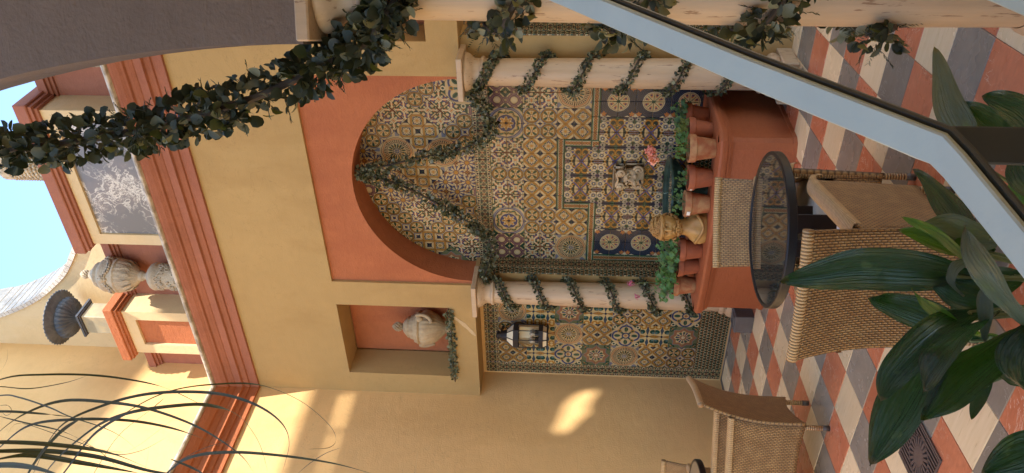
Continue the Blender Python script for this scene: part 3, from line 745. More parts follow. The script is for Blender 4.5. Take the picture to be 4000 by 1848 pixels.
# tympanum of tiles set on their corners
ty = thing('tiled_tympanum', 'tiles set diagonally in mixed patterns inside the arch head', 'tile wall')
pool = ('lattice', 'petals', 'circles', 'knots', 'floral', 'octagon', 'lattice', 'petals', 'quatrefoil', 'knots', 'circles', 'star')
st = TS * math.sqrt(2)
for a in range(-7, 8):
    for c in range(-7, 8):
        bx, bz = CX - 0.03 + (a - c) * st, 3.42 + (a + c) * st
        kind = pool[(a * 5 + c * 7 + (a * c) % 3) % len(pool)]
        for k, (dx, dz) in enumerate(((1, 1), (-1, 1), (-1, -1), (1, -1))):
            ox, oz = dx * TS / 2, dz * TS / 2
            x = bx + (ox - oz) * 0.7071; z = bz + (ox + oz) * 0.7071
            if z < SZ - 0.10 or math.hypot(x - CX, z - SZ) > AR + 0.12: continue
            tile(ty, kind, x, YT + 0.0005, z, -PI / 4 - PI / 2 * k)
# left tiled panel
tp = thing('tiled_bay', 'tall patterned tile panel with a chain border beside the left wall', 'tile panel')
LX, LZ = -6.974, 2.693
rows = (('lattice', 'circles', 'octagon'), ('bells', 'bells', 'bells'), ('quatrefoil', 'octagon', 'star'), ('star', 'lattice', 'bells'),
        ('octagon', 'quatrefoil', 'circles'), ('lattice', 'bells', 'lattice'), ('circles', 'star', 'quatrefoil'), ('scales', 'scales', 'scales'))
for r, pats in enumerate(rows):
    for c, pt in enumerate(pats): block(tp, pt, LX + 2 * c * TS, LZ - 2 * r * TS)
for i in range(8): tile(tp, 'chain', LX + (i - 0.5) * TS, YT, LZ + 0.5 * TS, 0, nm='border_tile')
for r in range(16):
    for x in (LX - 0.5 * TS, LX + 6.5 * TS): tile(tp, 'chain', x, YT, LZ - (r + 0.5) * TS, PI / 2, nm='border_tile')
# tiled flanks of the pilasters
for xf, nm in ((-5.366 + 0.012, 'left'), (mr(-5.80) + 0.012, 'right')):
    tf = thing('tiled_flank', 'strip of chain and fish scale tiles on the flank of the %s pilaster' % nm, 'tile strip', group='tiled pilaster flanks')
    for k in range(17):
        z = 2.855 - (k + 0.5) * TS
        tile(tf, 'chain', xf, YT - 0.09, z, PI / 2, PI / 2, nm='border_tile')
        tile(tf, 'narrow', xf, YT - 0.09 - TS * 0.78, z, 0, PI / 2)
tp2 = thing('tiled_bay', 'sliver of tiled panel in the right bay behind the near column', 'tile panel')
for r, pats in enumerate(rows[:6]):
    for c, pt in enumerate(pats[:2]): block(tp2, pt, mr(LX) - 6 * TS + 2 * c * TS, LZ - 2 * r * TS)
for r in range(16): tile(tp2, 'chain', mr(LX) - 6.5 * TS, YT, LZ - (r + 0.5) * TS, PI / 2, nm='border_tile')

# ------------------------------------------------------------------ columns
def column(name, label, x, y, s=1.0, zb=0.0, rot=0.0):
    t = thing(name, label, 'column', (x, y, zb), rot, group='travertine columns')
    MB().box(-0.19 * s, 0.19 * s, -0.19 * s, 0.19 * s, 0, 0.13, 0.008).build('plinth', M['trav'], t)
    pr = [(0.17, 0.13), (0.182, 0.145), (0.19, 0.17), (0.182, 0.2), (0.168, 0.213), (0.158, 0.218), (0.15, 0.235), (0.155, 0.247), (0.163, 0.262), (0.155, 0.28), (0.14, 0.29), (0.137, 0.3)]
    MB().lathe([(r * s, z) for r, z in pr], 40).build('base', M['trav'], t, True)
    sh = [(0.134, 0.3), (0.136, 0.7), (0.134, 1.2), (0.129, 1.8), (0.122, 2.4), (0.12, 2.665)]
    MB().lathe([(r * s, z) for r, z in sh], 40).build('shaft', M['trav'], t, True)
    cp = [(0.122, 2.665), (0.136, 2.672), (0.141, 2.685), (0.136, 2.7), (0.124, 2.706), (0.121, 2.715), (0.122, 2.765), (0.132, 2.772), (0.14, 2.785), (0.158, 2.80), (0.172, 2.83), (0.174, 2.845), (0.15, 2.848)]
    MB().lathe([(r * s, z) for r, z in cp], 40).build('capital', M['trav'], t, True)
    MB().box(-0.2 * s, 0.2 * s, -0.2 * s, 0.2 * s, 2.848, 2.898, 0.006).build('abacus', M['trav'], t)
    return t
column('column', 'left travertine column wound with a thin garland, beside the tall tile panel', -5.516, 6.56)
column('column', 'right travertine column wound with a thin garland, behind the blue rail', mr(-5.516), 6.56)
AX = math.radians(22)                                   # the near arcade is set at a slant
fc = column('column', 'near travertine column cut by the picture edge, thick garland round it', -0.985, 2.945, 1.03, 0.0, AX)

# near arcade: wall with the start of an arch, added ceiling and wall that shade it
dv = Vector((math.cos(AX), math.sin(AX), 0)); nv = Vector((-math.sin(AX), math.cos(AX), 0))
P0 = Vector((-1.142, 2.755, 0)); TH = 0.36
b = MB(); ks = [SZ + 0.18 * k for k in range(21)]
off = lambda z: -0.155 * ((z - 2.92) / 1.25) ** 2
for k in range(20):
    z0, z1 = ks[k], ks[k + 1]
    a, c = P0 + dv * off(z0), P0 + dv * off(z1); e = P0 + dv * 4.2
    b.prism([(a.x, a.y, z0), (e.x, e.y, z0), (e.x, e.y, z1), (c.x, c.y, z1)], nv * TH)
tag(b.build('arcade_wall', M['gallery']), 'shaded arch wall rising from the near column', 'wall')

b = MB(); b.box(-0.7, 4.2, -3.0, 2.55, 5.0, 5.2); tag(b.build('added_shade_ceiling', M['gallery']), 'unseen ceiling added to shade the near arch and column', 'ceiling')  # unseen, added to darken the near arch and column
tag(MB().box(-0.7, 4.2, -3.2, -3.0, -0.05, 5.2).build('added_shade_wall', M['gallery']), 'unseen wall added behind the viewer to shade the near arch', 'wall')  # unseen, added to darken the near arch
# house added out of view on the right, shaped to shade the court and pass sun patches
b = MB(); HX, HT = 1.2, 16.6
def hole_wall(pts_holes, y0, y1, z0, z1):
    polys = [[Vector((0, -1.3, z0)), Vector((0, y1, z0)), Vector((0, y1, z1)), Vector((0, y0, z1)), Vector((0, y0, 9.2)), Vector((0, -1.3, 9.2))]] + [[Vector((0, y, z)) for y, z in h] for h in pts_holes]
    flat = [p for q in polys for p in q]
    tris = tessellate_polygon([[Vector((p.y, p.z, 0)) for p in q] for q in polys])
    vs = [(HX, p.y, p.z) for p in flat]; n = len(vs)
    vs += [(HX + 0.08, p.y, p.z) for p in flat]
    fs = [tuple(t) for t in tris] + [tuple(i + n for i in t[::-1]) for t in tris]
    k = 0
    for q in polys:
        m = len(q)
        for i in range(m): fs.append((k + i, k + (i + 1) % m, k + (i + 1) % m + n, k + i + n))
        k += m
    b.add(vs, fs)
def back(y, z):                                        # from the left wall back along the sunlight to the house wall
    t = (HX + 0.04 - XL) / -L.x
    return y - L.y * t, z - L.z * t
h1_ = [back(*p) for p in ((6.74, 1.56), (6.90, 1.50), (6.70, 1.46), (6.52, 1.56), (6.38, 1.56), (6.26, 1.68), (6.1, 1.8), (6.02, 1.98), (6.1, 2.04), (6.28, 1.98), (6.5, 1.92), (6.67, 1.77))]  # openings cut to throw sun patches on the left wall
h2_ = [back(*p) for p in ((6.52, 4.62), (6.54, 4.42), (5.98, 4.42), (5.97, 4.6))]
h3_ = [back(*p) for p in ((5.93, 4.6), (5.93, 4.43), (5.1, 4.43), (5.1, 4.56))]
HT = back(0, 4.93)[1]
hole_wall([h1_, h2_, h3_], 1.95, 6.6, 3.1, HT)
for y in (-1.2, 1.4, 3.9, 6.45): b.box(HX, HX + 0.3, y - 0.15, y + 0.15, -0.05, 3.1)
b.box(HX, HX + 0.12, -1.05, 1.25, -0.05, 3.1); b.box(HX, HX + 0.12, 1.55, 3.75, -0.05, 3.1)
q0, q1 = back(0, 7.15)[1], back(0, 8.0)[1]
b.prism([(HX, -1.5, q1 + 0.3), (HX, 7.2, q0 - 0.1), (HX, 7.2, q0 + 5.5), (HX, -1.5, q0 + 5.5)], (0.3, 0, 0))  # upper slab added to shade the top of the left wall
tag(b.build('added_sun_blocker', M['blocker']), 'tall house wall on pillars added out of view to shade the courtyard', 'blocker')

# ------------------------------------------------------------------ cornice
def profile_run(prof, path):
    """prof: (out, z) pairs; path: list of (corner point, outward diagonal) in plan"""
    vs = []; fs = []; n = len(prof)
    for (x, y), (dx, dy) in path: vs += [(x + dx * o, y + dy * o, z) for o, z in prof]
    for k in range(len(path) - 1):
        for i in range(n - 1): fs.append((k * n + i, k * n + i + 1, (k + 1) * n + i + 1, (k + 1) * n + i))
    return vs, fs
CP = [(0.0, ZC), (0.035, ZC), (0.04, 5.715), (0.062, 5.72), (0.075, 5.75), (0.08, 5.772), (0.118, 5.776), (0.12, 5.85), (0.13, 5.856), (0.15, 5.885), (0.158, 5.91), (0.19, 5.915), (0.2, 5.93), (0.225, 5.955), (0.25, 5.995), (0.252, 6.02), (0.0, 6.025)]
LP = [(0.0, 6.022), (0.265, 6.022), (0.285, 6.03), (0.29, 6.045), (0.285, 6.062), (0.268, 6.07), (0.0, 6.07)]
for nm, path in (('back', [((1.2, YB), (0, -1)), ((XL, YB), (1, -1))]), ('left', [((XL, YB), (1, -1)), ((XL, -2.0), (1, 0))])):
    t = thing('cornice', 'stepped terracotta cornice along the %s wall' % ('back' if nm == 'back' else 'left'), 'cornice', group='terracotta cornices')
    a = MB(); a.add(*profile_run(CP, path)); a.build('moulding', M['rose'] if nm == 'back' else M['terra'], t)
    a = MB(); a.add(*profile_run(LP, path)); smooth_angle(a.build('marble_ledge', M['ledge'], t), 30)
tag(MB().box(XL, 1.2, YB, 7.2, 5.9, 6.068).build('terrace', M['pale']), 'narrow terrace on top of the back wall', 'terrace')

# attic: central block, pedestals, red wall, curved wall
YA = 6.6
def cap(bb, x0, x1, y0, y1, z, o=0.085, h=0.2):
    bb.box(x0 - o * 0.35, x1 + o * 0.35, y0 - o * 0.35, y1, z, z + h * 0.16)
    bb.box(x0 - o * 0.7, x1 + o * 0.7, y0 - o * 0.7, y1, z + h * 0.16, z + h * 0.34)
    bb.box(x0 - o, x1 + o, y0 - o, y1, z + h * 0.34, z + h, 0.008)
t = thing('attic_block', 'cream attic block with a grey veined marble plaque under a terracotta cap', 'parapet block')
X0, X1, ZA = -5.035, -3.43, 7.03
b = MB(); p0, p1, pt_ = -4.905, -3.56, 6.915
b.box(X0, p0, YA, 6.95, 6.068, ZA); b.box(p1, X1, YA, 6.95, 6.068, ZA); b.box(p0, p1, YA, 6.95, pt_, ZA); b.box(p0, p1, YA + 0.05, 6.95, 6.068, pt_)
b.build('body', M['pale'], t)
MB().box(p0, p1, YA + 0.028, YA + 0.049, 6.068, pt_).build('marble_plaque', M['plaque'], t)
b = MB(); cap(b, X0, X1, YA, 6.95, ZA); b.build('cap', M['rose'], t)
def pedestal(x0, x1, label):
    t = thing('attic_pedestal', label, 'pedestal', group='attic pedestals'); b = MB(); z = 7.04
    q0, q1, qt = x0 + 0.135, x1 - 0.125, 6.905
    b.box(x0, q0, YA, 6.93, 6.068, z); b.box(q1, x1, YA, 6.93, 6.068, z); b.box(q0, q1, YA, 6.93, qt, z); b.box(q0, q1, YA + 0.05, 6.93, 6.068, qt)
    b.build('body', M['pale'], t)
    MB().box(q0, q1, YA + 0.035, YA + 0.049, 6.068, qt).build('panel', M['terra'], t)
    b = MB(); cap(b, x0, x1, YA, 6.93, z, 0.075, 0.17); b.build('cap', M['terra'], t)
pedestal(-6.665, -6.015, 'cream pedestal with a sunlit terracotta panel carrying the dark dish')
pedestal(mr(-6.015), mr(-6.665), 'cream pedestal at the right end of the terrace, behind the near arch')
t = thing('attic_wall', 'low terracotta wall behind the urns with a moulded cap', 'wall')
MB().box(XL, 1.2, 6.93, 7.08, 6.068, 7.0).build('body', M['rose'], t)
b = MB(); b.box(XL, 1.2, 6.905, 7.09, 7.0, 7.03); b.box(XL, 1.2, 6.88, 7.095, 7.03, 7.06); b.box(XL, 1.2, 6.85, 7.1, 7.06, 7.15); b.build('cap', M['rose'], t)
# curved gable wall with stone coping
cv = spline([(-4.6, 7.38), (-5.1, 7.47), (-5.52, 7.68), (-5.91, 7.95), (-6.12, 8.171), (-6.32, 8.42), (-6.468, 8.658), (-6.619, 8.965), (-6.71, 9.2), (-6.8, 9.6)], 4)
cv = [(p.x, p.y) for p in cv]
t = thing('curved_wall', 'plaster gable wall sweeping up to the left under a pale stone coping', 'wall')
b = MB(); y0, y1 = 7.175, 7.72
for k in range(len(cv) - 1):
    (xa, za), (xb, zb) = cv[k], cv[k + 1]
    b.prism([(xa, y0, 6.0), (xa, y0, za), (xb, y0, zb), (xb, y0, 6.0)], (0, y1 - y0, 0))
b.box(XL - 0.3, cv[-1][0], y0, y1, 6.0, 9.7)
b.build('plaster_face', M['pale'], t)
M['coping'] = plaster('stained_coping_stone', (0.60, 0.52, 0.42), 0.3, 0.4, (0.28, 0.25, 0.22), 0.85, 3.0)
for k in range(0, len(cv) - 1):
    (xa, za), (xb, zb) = cv[k], cv[k + 1]
    d = Vector((xb - xa, 0, zb - za)); n = Vector((d.z, 0, -d.x)).normalized(); n = n if n.z > 0 or n.x > 0 else -n
    g = d.normalized() * 0.004; a = Vector((xa, y0 - 0.03, za)) + g; c = Vector((xb, y0 - 0.03, zb)) - g; h = n * (0.055 + 0.004 * (k % 2))
    MB().prism([a, c, c + h, a + h], (0, y1 - y0 + 0.06, 0)).build('coping_stone', M['coping'], t)

# ------------------------------------------------------------------ ornaments on the terrace
def flute(n, d, z0=-9, z1=9, tw=0.0):
    return lambda a, r, z: r * (1 + (d * abs(math.cos(a * n / 2 + tw * z)) - d * 0.6 if z0 < z < z1 else 0))
def urn(x, y, z, label):
    t = thing('stone_urn', label, 'urn', (x, y, z), 0.4, group='carved urns on the terrace')
    pr = [(0, 0), (0.165, 0), (0.172, 0.03), (0.158, 0.05), (0.155, 0.08), (0.157, 0.25), (0.16, 0.42), (0.175, 0.44), (0.178, 0.47), (0.16, 0.5), (0.12, 0.53), (0.07, 0.555)]
    b = MB().lathe(pr, 40)
    for k in range(80):                                 # carved leaves and scrolls on the drum
        a = R.uniform(0, 2 * PI); zz = R.uniform(0.1, 0.4); rr = 0.157
        c = Vector((rr * math.cos(a), rr * math.sin(a), zz)); tg = Vector((-math.sin(a), math.cos(a), 0))
        pts = [c + tg * (0.034 * math.cos(q) * (1 - q / 8)) + Vector((0, 0, 0.04 * math.sin(q) * (1 - q / 9))) + Vector((math.cos(a), math.sin(a), 0)) * 0.004 for q in [i * 0.7 for i in range(8)]]
        b.tube(pts, [0.0125 - 0.001 * i for i in range(8)], 5)
    b.build('drum', M['stone'], t, True)
    pr = [(0.06, 0.55), (0.046, 0.58), (0.045, 0.605), (0.062, 0.615), (0.068, 0.63), (0.06, 0.645), (0.075, 0.66), (0.12, 0.7), (0.165, 0.75), (0.195, 0.81), (0.208, 0.86), (0.21, 0.875), (0.222, 0.88), (0.222, 0.9), (0.21, 0.905), (0.206, 0.95), (0.205, 1.01), (0.215, 1.04), (0.2, 1.07), (0.16, 1.09)]
    b = MB().lathe(pr, 64, flute(22, 0.1, 0.66, 0.87))
    for k in range(40):                                 # acanthus tongues round the belly
        a = k * 2 * PI / 14; h = (k // 14) * 0.045
        b.leaf((0.14 * math.cos(a + h), 0.14 * math.sin(a + h), 0.71 + h), (math.cos(a) * 0.5, math.sin(a) * 0.5, 0.9), (math.cos(a), math.sin(a), 0.1), 0.12, 0.06, 0.2)
    for k in range(4):                                  # heads and hanging festoons
        a = k * PI / 2
        for dx, dz, r in ((0, 0, 0.036), (0.03, 0.022, 0.02), (-0.03, 0.022, 0.02), (0, 0.035, 0.022), (0, -0.034, 0.022), (0.024, -0.024, 0.017), (-0.024, -0.024, 0.017)):
            b.ball(((0.205 + r * 0.25) * math.cos(a + dx * 5), (0.205 + r * 0.25) * math.sin(a + dx * 5), 1.0 + dz), r, 8, 6)
        for q in range(13):
            u = q / 12; w = a + u * PI / 2; dz = 1.02 - 0.085 * math.sin(PI * u)
            for m_ in range(2): b.ball((0.214 * math.cos(w), 0.214 * math.sin(w), dz + R.uniform(-0.008, 0.008)), 0.017 + 0.006 * math.sin(PI * u), 6, 5)
    b.build('body', M['stone'], t, True)
    pr = [(0.17, 1.085), (0.155, 1.10), (0.15, 1.12), (0.16, 1.135), (0.15, 1.15), (0.12, 1.17), (0.085, 1.2), (0.06, 1.225), (0.06, 1.24), (0.035, 1.25)]
    b = MB().lathe(pr, 48, flute(20, 0.09, 1.11, 1.22))
    for k in range(60):                                 # pine cone finial
        q = k / 60; a = k * 2.4; r = 0.048 * math.sin(PI * (0.12 + 0.85 * q)) ; b.ball((r * math.cos(a), r * math.sin(a), 1.255 + 0.1 * q), 0.014, 5, 4)
    b.ball((0, 0, 1.3), 0.045, 10, 8, (1, 1, 1.2)); b.build('lid', M['stone'], t, True)
    return t
u0 = urn(-5.57, 6.72, 6.07, 'carved stone urn with festoons and pine cone finial beside the dark dish pedestal')
u0.scale = (0.9, 0.9, 1.0)
u1 = copy_tree(u0); u1.location = (-2.86, 6.72, 6.07)
u1['label'] = 'carved stone urn half hidden by the near arch, right of the marble plaque block'

t = thing('metal_plinth', 'weathered metal box plinth under the dark fluted dish', 'plinth', (-6.3, 6.78, 7.15))
MB().box(-0.13, 0.13, -0.12, 0.13, 0, 0.46, 0.006).build('box', M['verdigris'], t)
b = MB(); b.box(-0.15, 0.15, -0.14, 0.15, 0.46, 0.475); b.box(-0.165, 0.165, -0.155, 0.165, 0.475, 0.5); b.build('top_plate', M['lead'], t)
t = thing('fluted_dish', 'dark cast metal dish with a scalloped rim on the weathered plinth', 'dish', (-6.3, 6.78, 7.65))
pr = [(0.08, 0), (0.075, 0.02), (0.04, 0.04), (0.035, 0.07), (0.055, 0.09), (0.07, 0.105), (0.15, 0.135), (0.2, 0.18), (0.215, 0.23), (0.205, 0.25)]
MB().lathe(pr, 96, flute(28, 0.2, 0.1, 0.24)).build('bowl', M['lead'], t, True)
t.scale = (1.1, 1.1, 1.02)
pr = [(0.2, 0.245), (0.23, 0.262), (0.27, 0.29), (0.295, 0.305), (0.3, 0.315), (0.28, 0.315), (0.22, 0.285), (0.15, 0.2), (0.0, 0.16)]
MB().lathe(pr, 120, lambda a, r, z: r * (1 + (0.025 * math.cos(40 * a) if r > 0.26 else 0))).build('rim', M['lead'], t, True)
b = MB(); rb = 0.185
b.lathe([(0, 0), (rb * 0.9, 0), (rb * 0.95, 0.1), (rb, 0.42), (rb * 1.06, 0.44), (rb * 1.06, 0.48), (rb * 0.9, 0.5), (0.0, 0.52)], 72, lambda a, r, z: r * (1 + (0.035 * math.sin(a * 18 + (PI if int(z * 40) % 2 else 0)) if 0 < z < 0.43 else 0)))
for k in range(9):
    for q in range(30): a = q * 2 * PI / 30 + (k % 2) * 0.1; b.ball((rb * math.cos(a), rb * math.sin(a), 0.04 + k * 0.043), 0.02, 5, 4, (1, 1, 0.7))
tag(b.build('stone_basket', M['basketry'], None, True, (-4.1, 6.75, 7.23)), 'pale carved stone basket on top of the marble plaque block', 'basket')

# ------------------------------------------------------------------ niche urn, lantern, mask, basin
t = thing('niche_urn', 'tan lidded urn with slanting flutes in the terracotta niche', 'urn', (-6.27, 6.78, NB))
pr = [(0, 0), (0.1, 0), (0.1, 0.035), (0.07, 0.05), (0.05, 0.075), (0.06, 0.09), (0.11, 0.13), (0.17, 0.19), (0.205, 0.26), (0.215, 0.31), (0.2, 0.345), (0.185, 0.355)]
b = MB().lathe(pr, 96, lambda a, r, z: r * (1 + (0.09 * abs(math.cos(12 * a + z * 9)) - 0.05 if 0.09 < z < 0.33 else 0)))
b.lathe([(0.185, 0.35), (0.2, 0.362), (0.212, 0.37), (0.2, 0.385), (0.19, 0.39), (0.19, 0.41), (0.16, 0.42)], 48)
b.build('body', M['mask'], t, True)
for sx in (-1, 1):
    pts = spline([(sx * 0.19, -0.05, 0.34), (sx * 0.25, -0.06, 0.37), (sx * 0.255, -0.06, 0.30), (sx * 0.21, -0.07, 0.24), (sx * 0.17, -0.11, 0.22)], 4)
    b = MB().tube(pts, 0.022, 7); b.ball((sx * 0.2, -0.07, 0.35), 0.04); b.build('handle', M['mask'], t, True)
b = MB().lathe([(0.165, 0.415), (0.15, 0.43), (0.145, 0.455), (0.12, 0.475), (0.13, 0.485), (0.1, 0.51), (0.07, 0.535), (0.045, 0.545)], 60, flute(20, 0.08))
for k in range(54): q = k / 54; a = k * 2.4; r = 0.05 * math.sin(PI * (0.14 + 0.83 * q)); b.ball((r * math.cos(a), r * math.sin(a), 0.555 + 0.1 * q), 0.014, 5, 4)
b.ball((0, 0, 0.6), 0.045, 10, 8, (1, 1, 1.2)); b.build('lid', M['mask'], t, True)
for o in t.children: o.data.materials[0] = M['urn_tan']
t.scale = (0.94, 0.94, 1.1)

def clear_glass():
    m = bpy.data.materials.new('clear_glass'); m.use_nodes = True; nt = m.node_tree; nt.nodes.clear()
    a = nt.nodes.new('ShaderNodeBsdfTransparent'); c = nt.nodes.new('ShaderNodeBsdfGlossy'); c.inputs['Roughness'].default_value = 0.03
    x = nt.nodes.new('ShaderNodeMixShader'); f = nt.nodes.new('ShaderNodeFresnel'); f.inputs[0].default_value = 1.2; o = nt.nodes.new('ShaderNodeOutputMaterial')
    nt.links.new(f.outputs[0], x.inputs[0]); nt.links.new(a.outputs[0], x.inputs[1]); nt.links.new(c.outputs[0], x.inputs[2]); nt.links.new(x.outputs[0], o.inputs[0]); return m
M['glass'] = clear_glass()
t = thing('wall_lantern', 'dark iron wall lantern with cream panes on the tall tile panel', 'lantern', (-6.385, YT - 0.155, 2.1), PI / 8)
RL = 0.148; vtx = lambda r, z, k: (r * math.cos(k * PI / 4), r * math.sin(k * PI / 4), z)
def ring(r0, r1, z0, z1): return MB().lathe([(r0 - 0.012, z0), (r0, z0), (r1, z1), (r1 - 0.012, z1), (r0 - 0.012, z0)], 8)
ring(RL, RL, 0.34, 0.40).build('upper_band', M['iron'], t); ring(RL, RL, 0.055, 0.105).build('lower_band', M['iron'], t); ring(0.115, 0.12, 0.0, 0.014).build('bottom_ring', M['iron'], t); ring(0.072, 0.06, 0.475, 0.495).build('neck_ring', M['iron'], t)
b = MB()
for k in range(8):
    b.tube([vtx(RL - 0.006, 0.08, k), vtx(RL - 0.006, 0.36, k)], 0.0055, 5); b.tube([vtx(RL - 0.004, 0.4, k), vtx(0.07, 0.48, k)], 0.0055, 5); b.tube([vtx(RL - 0.006, 0.06, k), vtx(0.118, 0.01, k)], 0.0055, 5)
b.build('glazing_bars', M['iron'], t)
b = MB().lathe([(0.07, 0.475), (0.06, 0.5), (0.05, 0.535), (0.035, 0.55), (0.04, 0.565), (0.055, 0.585), (0.03, 0.6), (0.0, 0.605)], 24, flute(8, 0.2)); b.build('crown', M['iron'], t, True)
for k in range(8):
    k2 = k + 1
    MB().add([vtx(RL - 0.008, 0.105, k), vtx(RL - 0.008, 0.105, k2), vtx(RL - 0.008, 0.34, k2), vtx(RL - 0.008, 0.34, k)], [(0, 1, 2, 3)]).build('pane', M['glass'], t)
    MB().add([vtx(RL - 0.008, 0.4, k), vtx(RL - 0.008, 0.4, k2), vtx(0.07, 0.477, k2), vtx(0.07, 0.477, k)], [(0, 1, 2, 3)]).build('roof_pane', M['pane'], t)
    MB().add([vtx(RL - 0.01, 0.055, k), vtx(RL - 0.01, 0.055, k2), vtx(0.116, 0.012, k2), vtx(0.116, 0.012, k)], [(0, 1, 2, 3)]).build('lower_pane', M['pane'], t)
MB().lathe([(RL - 0.012, 0.1), (RL - 0.012, 0.345)], 5, None, -PI / 8 + 0.05, PI - PI / 8 - 0.05).build('back_plate', M['pane'], t)
MB().lathe([(0, 0.08), (0.12, 0.08), (0.12, 0.1), (0, 0.1)], 16).build('tray', M['iron'], t)
for k in range(4):
    a = PI / 4 + k * PI / 2; c = (0.06 * math.cos(a), 0.06 * math.sin(a))
    MB().lathe([(0, 0.1), (0.02, 0.1), (0.02, 0.15), (0, 0.15)], 10, None, 0, 2 * PI, (c[0], c[1], 0)).build('candle_cup', M['iron'], t)
    MB().lathe([(0.012, 0.15), (0.024, 0.165), (0.026, 0.185), (0.018, 0.21), (0, 0.215)], 12, None, 0, 2 * PI, (c[0], c[1], 0)).build('bulb', M['bulb'], t, True)
b = MB().tube([(0, 0, 0.55), (0.06, 0.1, 0.54), (0.08, 0.2, 0.5)], 0.012, 6); b.T = Matrix.Rotation(-PI / 8, 4, 'Z'); b.build('bracket', M['iron'], t)

t = thing('fountain_mask', 'pale carved stone mask with curled whiskers spouting water above the green bowl', 'fountain mask', (-4.25, YT, 1.15))
def spiral(c, r, n, w, sx, y):
    pts = []
    for k in range(n + 1): q = k / n; a = sx * q * 2 * PI * 1.6 + PI / 2; rr = r * (1 - 0.8 * q); pts.append((c[0] + rr * math.cos(a), y - 0.02 * q, c[1] + rr * math.sin(a)))
    return pts
b = MB().box(-0.16, 0.16, -0.1, 0.0, 0.2, 0.325, 0.02)
b.box(-0.145, 0.145, -0.12, -0.02, 0.298, 0.328, 0.008)
for sx in (-1, 1):
    b.tube(spiral((sx * 0.095, 0.25), 0.05, 18, 0.02, sx, -0.105), 0.017, 7); b.ball((sx * 0.095, -0.12, 0.25), 0.02)
b.tube(spline([(-0.09, -0.105, 0.3), (0, -0.115, 0.275), (0.09, -0.105, 0.3)], 5), 0.014, 6)
b.build('scrolled_head', M['mask'], t, True)
b = MB()
b.grid(lambda u, v: ((u - 0.5) * (0.2 - 0.03 * v * 0 + 0.03 * math.sin(PI * v)), -0.035 - 0.085 * math.sin(PI * u) ** 0.6 * (0.75 + 0.25 * math.sin(PI * v)) - 0.03 * math.exp(-((u - 0.5) / 0.08) ** 2) * math.sin(PI * min(1, v * 1.15)) + 0.028 * (math.exp(-(((u - 0.28) / 0.1) ** 2 + ((v - 0.68) / 0.1) ** 2)) + math.exp(-(((u - 0.72) / 0.1) ** 2 + ((v - 0.68) / 0.1) ** 2))), 0.0 + v * 0.215), 24, 20, 0.03)
for sx in (-1, 1):
    b.tube(spiral((sx * 0.105, 0.06), 0.05, 16, 0.02, -sx, -0.06), 0.016, 7); b.ball((sx * 0.05, -0.11, 0.095), 0.026, 8, 6, (1.4, 0.8, 0.8)); b.ball((sx * 0.05, -0.1, 0.15), 0.013)
    b.tube(spline([(sx * 0.015, -0.125, 0.175), (sx * 0.05, -0.12, 0.185), (sx * 0.09, -0.09, 0.165)], 4), 0.011, 6)
b.ball((0, -0.145, 0.105), 0.024, 8, 6, (1, 1, 0.8)); b.box(-0.16, 0.16, -0.03, 0, 0.0, 0.2, 0.01)
b.build('face', M['mask'], t, True)
t.scale = (0.86, 1.0, 0.95)
MB().tube([(0, -0.1, 0.055), (0, -0.175, 0.04)], 0.012, 8).build('spout', M['lead'], t)
bz = 0.95
pts = spline([(-4.25, YT - 0.175, 1.188), (-4.25, YT - 0.26, 1.17), (-4.25, YT - 0.32, 1.08), (-4.25, YT - 0.35, bz - 0.05)], 5)
tag(MB().tube(pts, [0.007, 0.006, 0.007, 0.006, 0.007, 0.006, 0.006, 0.007, 0.006, 0.006, 0.007, 0.006, 0.006, 0.007, 0.006, 0.006], 7).build('water_jet', M['water'], None, True), 'thin jet of clear water falling from the mask spout', 'water jet')
t = thing('fountain_bowl', 'round dark green stone bowl full of water under the mask', 'fountain bowl', (-4.22, 6.56, 0.45))
BR_ = 0.36
pr = [(0.0, 0), (0.12, 0), (0.12, 0.08), (0.1, 0.12), (0.1, 0.3), (0.16, 0.33), (0.25, 0.365), (0.32, 0.42), (0.345, 0.46), (0.362, 0.475), (0.368, 0.49), (0.36, 0.503), (0.335, 0.5), (0.315, 0.46), (0.2, 0.38), (0.0, 0.37)]
MB().lathe(pr, 64, lambda a, r, z: r * (1 + (0.03 * math.cos(24 * a) if 0.33 < z < 0.45 and r > 0.12 else 0))).build('bowl', M['basin'], t, True)
MB().lathe([(0, 0.472), (0.322, 0.472)], 48).build('water', M['basin_water'], t, kind='stuff')

# ------------------------------------------------------------------ planter
OUT = [(-3.30, 6.96), (-3.30, 6.04), (-3.325, 6.0), (-3.38, 5.975), (-3.7, 5.92), (-4.24, 5.885), (-4.78, 5.92), (-5.10, 5.975), (-5.155, 6.0), (-5.18, 6.04), (-5.18, 6.96)]
def offs(poly, d):
    o = []
    for i, p in enumerate(poly):
        a = Vector(poly[max(i - 1, 0)]); c = Vector(poly[min(i + 1, len(poly) - 1)]); e = (c - a).normalized(); n = Vector((e.y, -e.x))
        n = -n
        o.append((p[0] + n.x * d, p[1] + n.y * d) if 0 < i < len(poly) - 1 else (p[0] + (d if i == 0 else -d), p[1]))
    return o
sgn = 1 if offs(OUT, 0.1)[5][1] < OUT[5][1] else -1
def run(prof):
    b = MB(); rows = []
    for d, z in prof: rows.append([(x, y, z) for x, y in (offs(OUT, d * sgn))])
    n = len(OUT); b.add([p for r in rows for p in r], [(k * n + i, k * n + i + 1, (k + 1) * n + i + 1, (k + 1) * n + i) for k in range(len(prof) - 1) for i in range(n - 1)])
    return b
t = thing('planter', 'red painted planter with a moulded rim carrying the flower pots', 'planter')
run([(0.012, 0), (0.012, 0.03), (0, 0.035), (0, 0.525)]).build('wall', M['planter'], t)
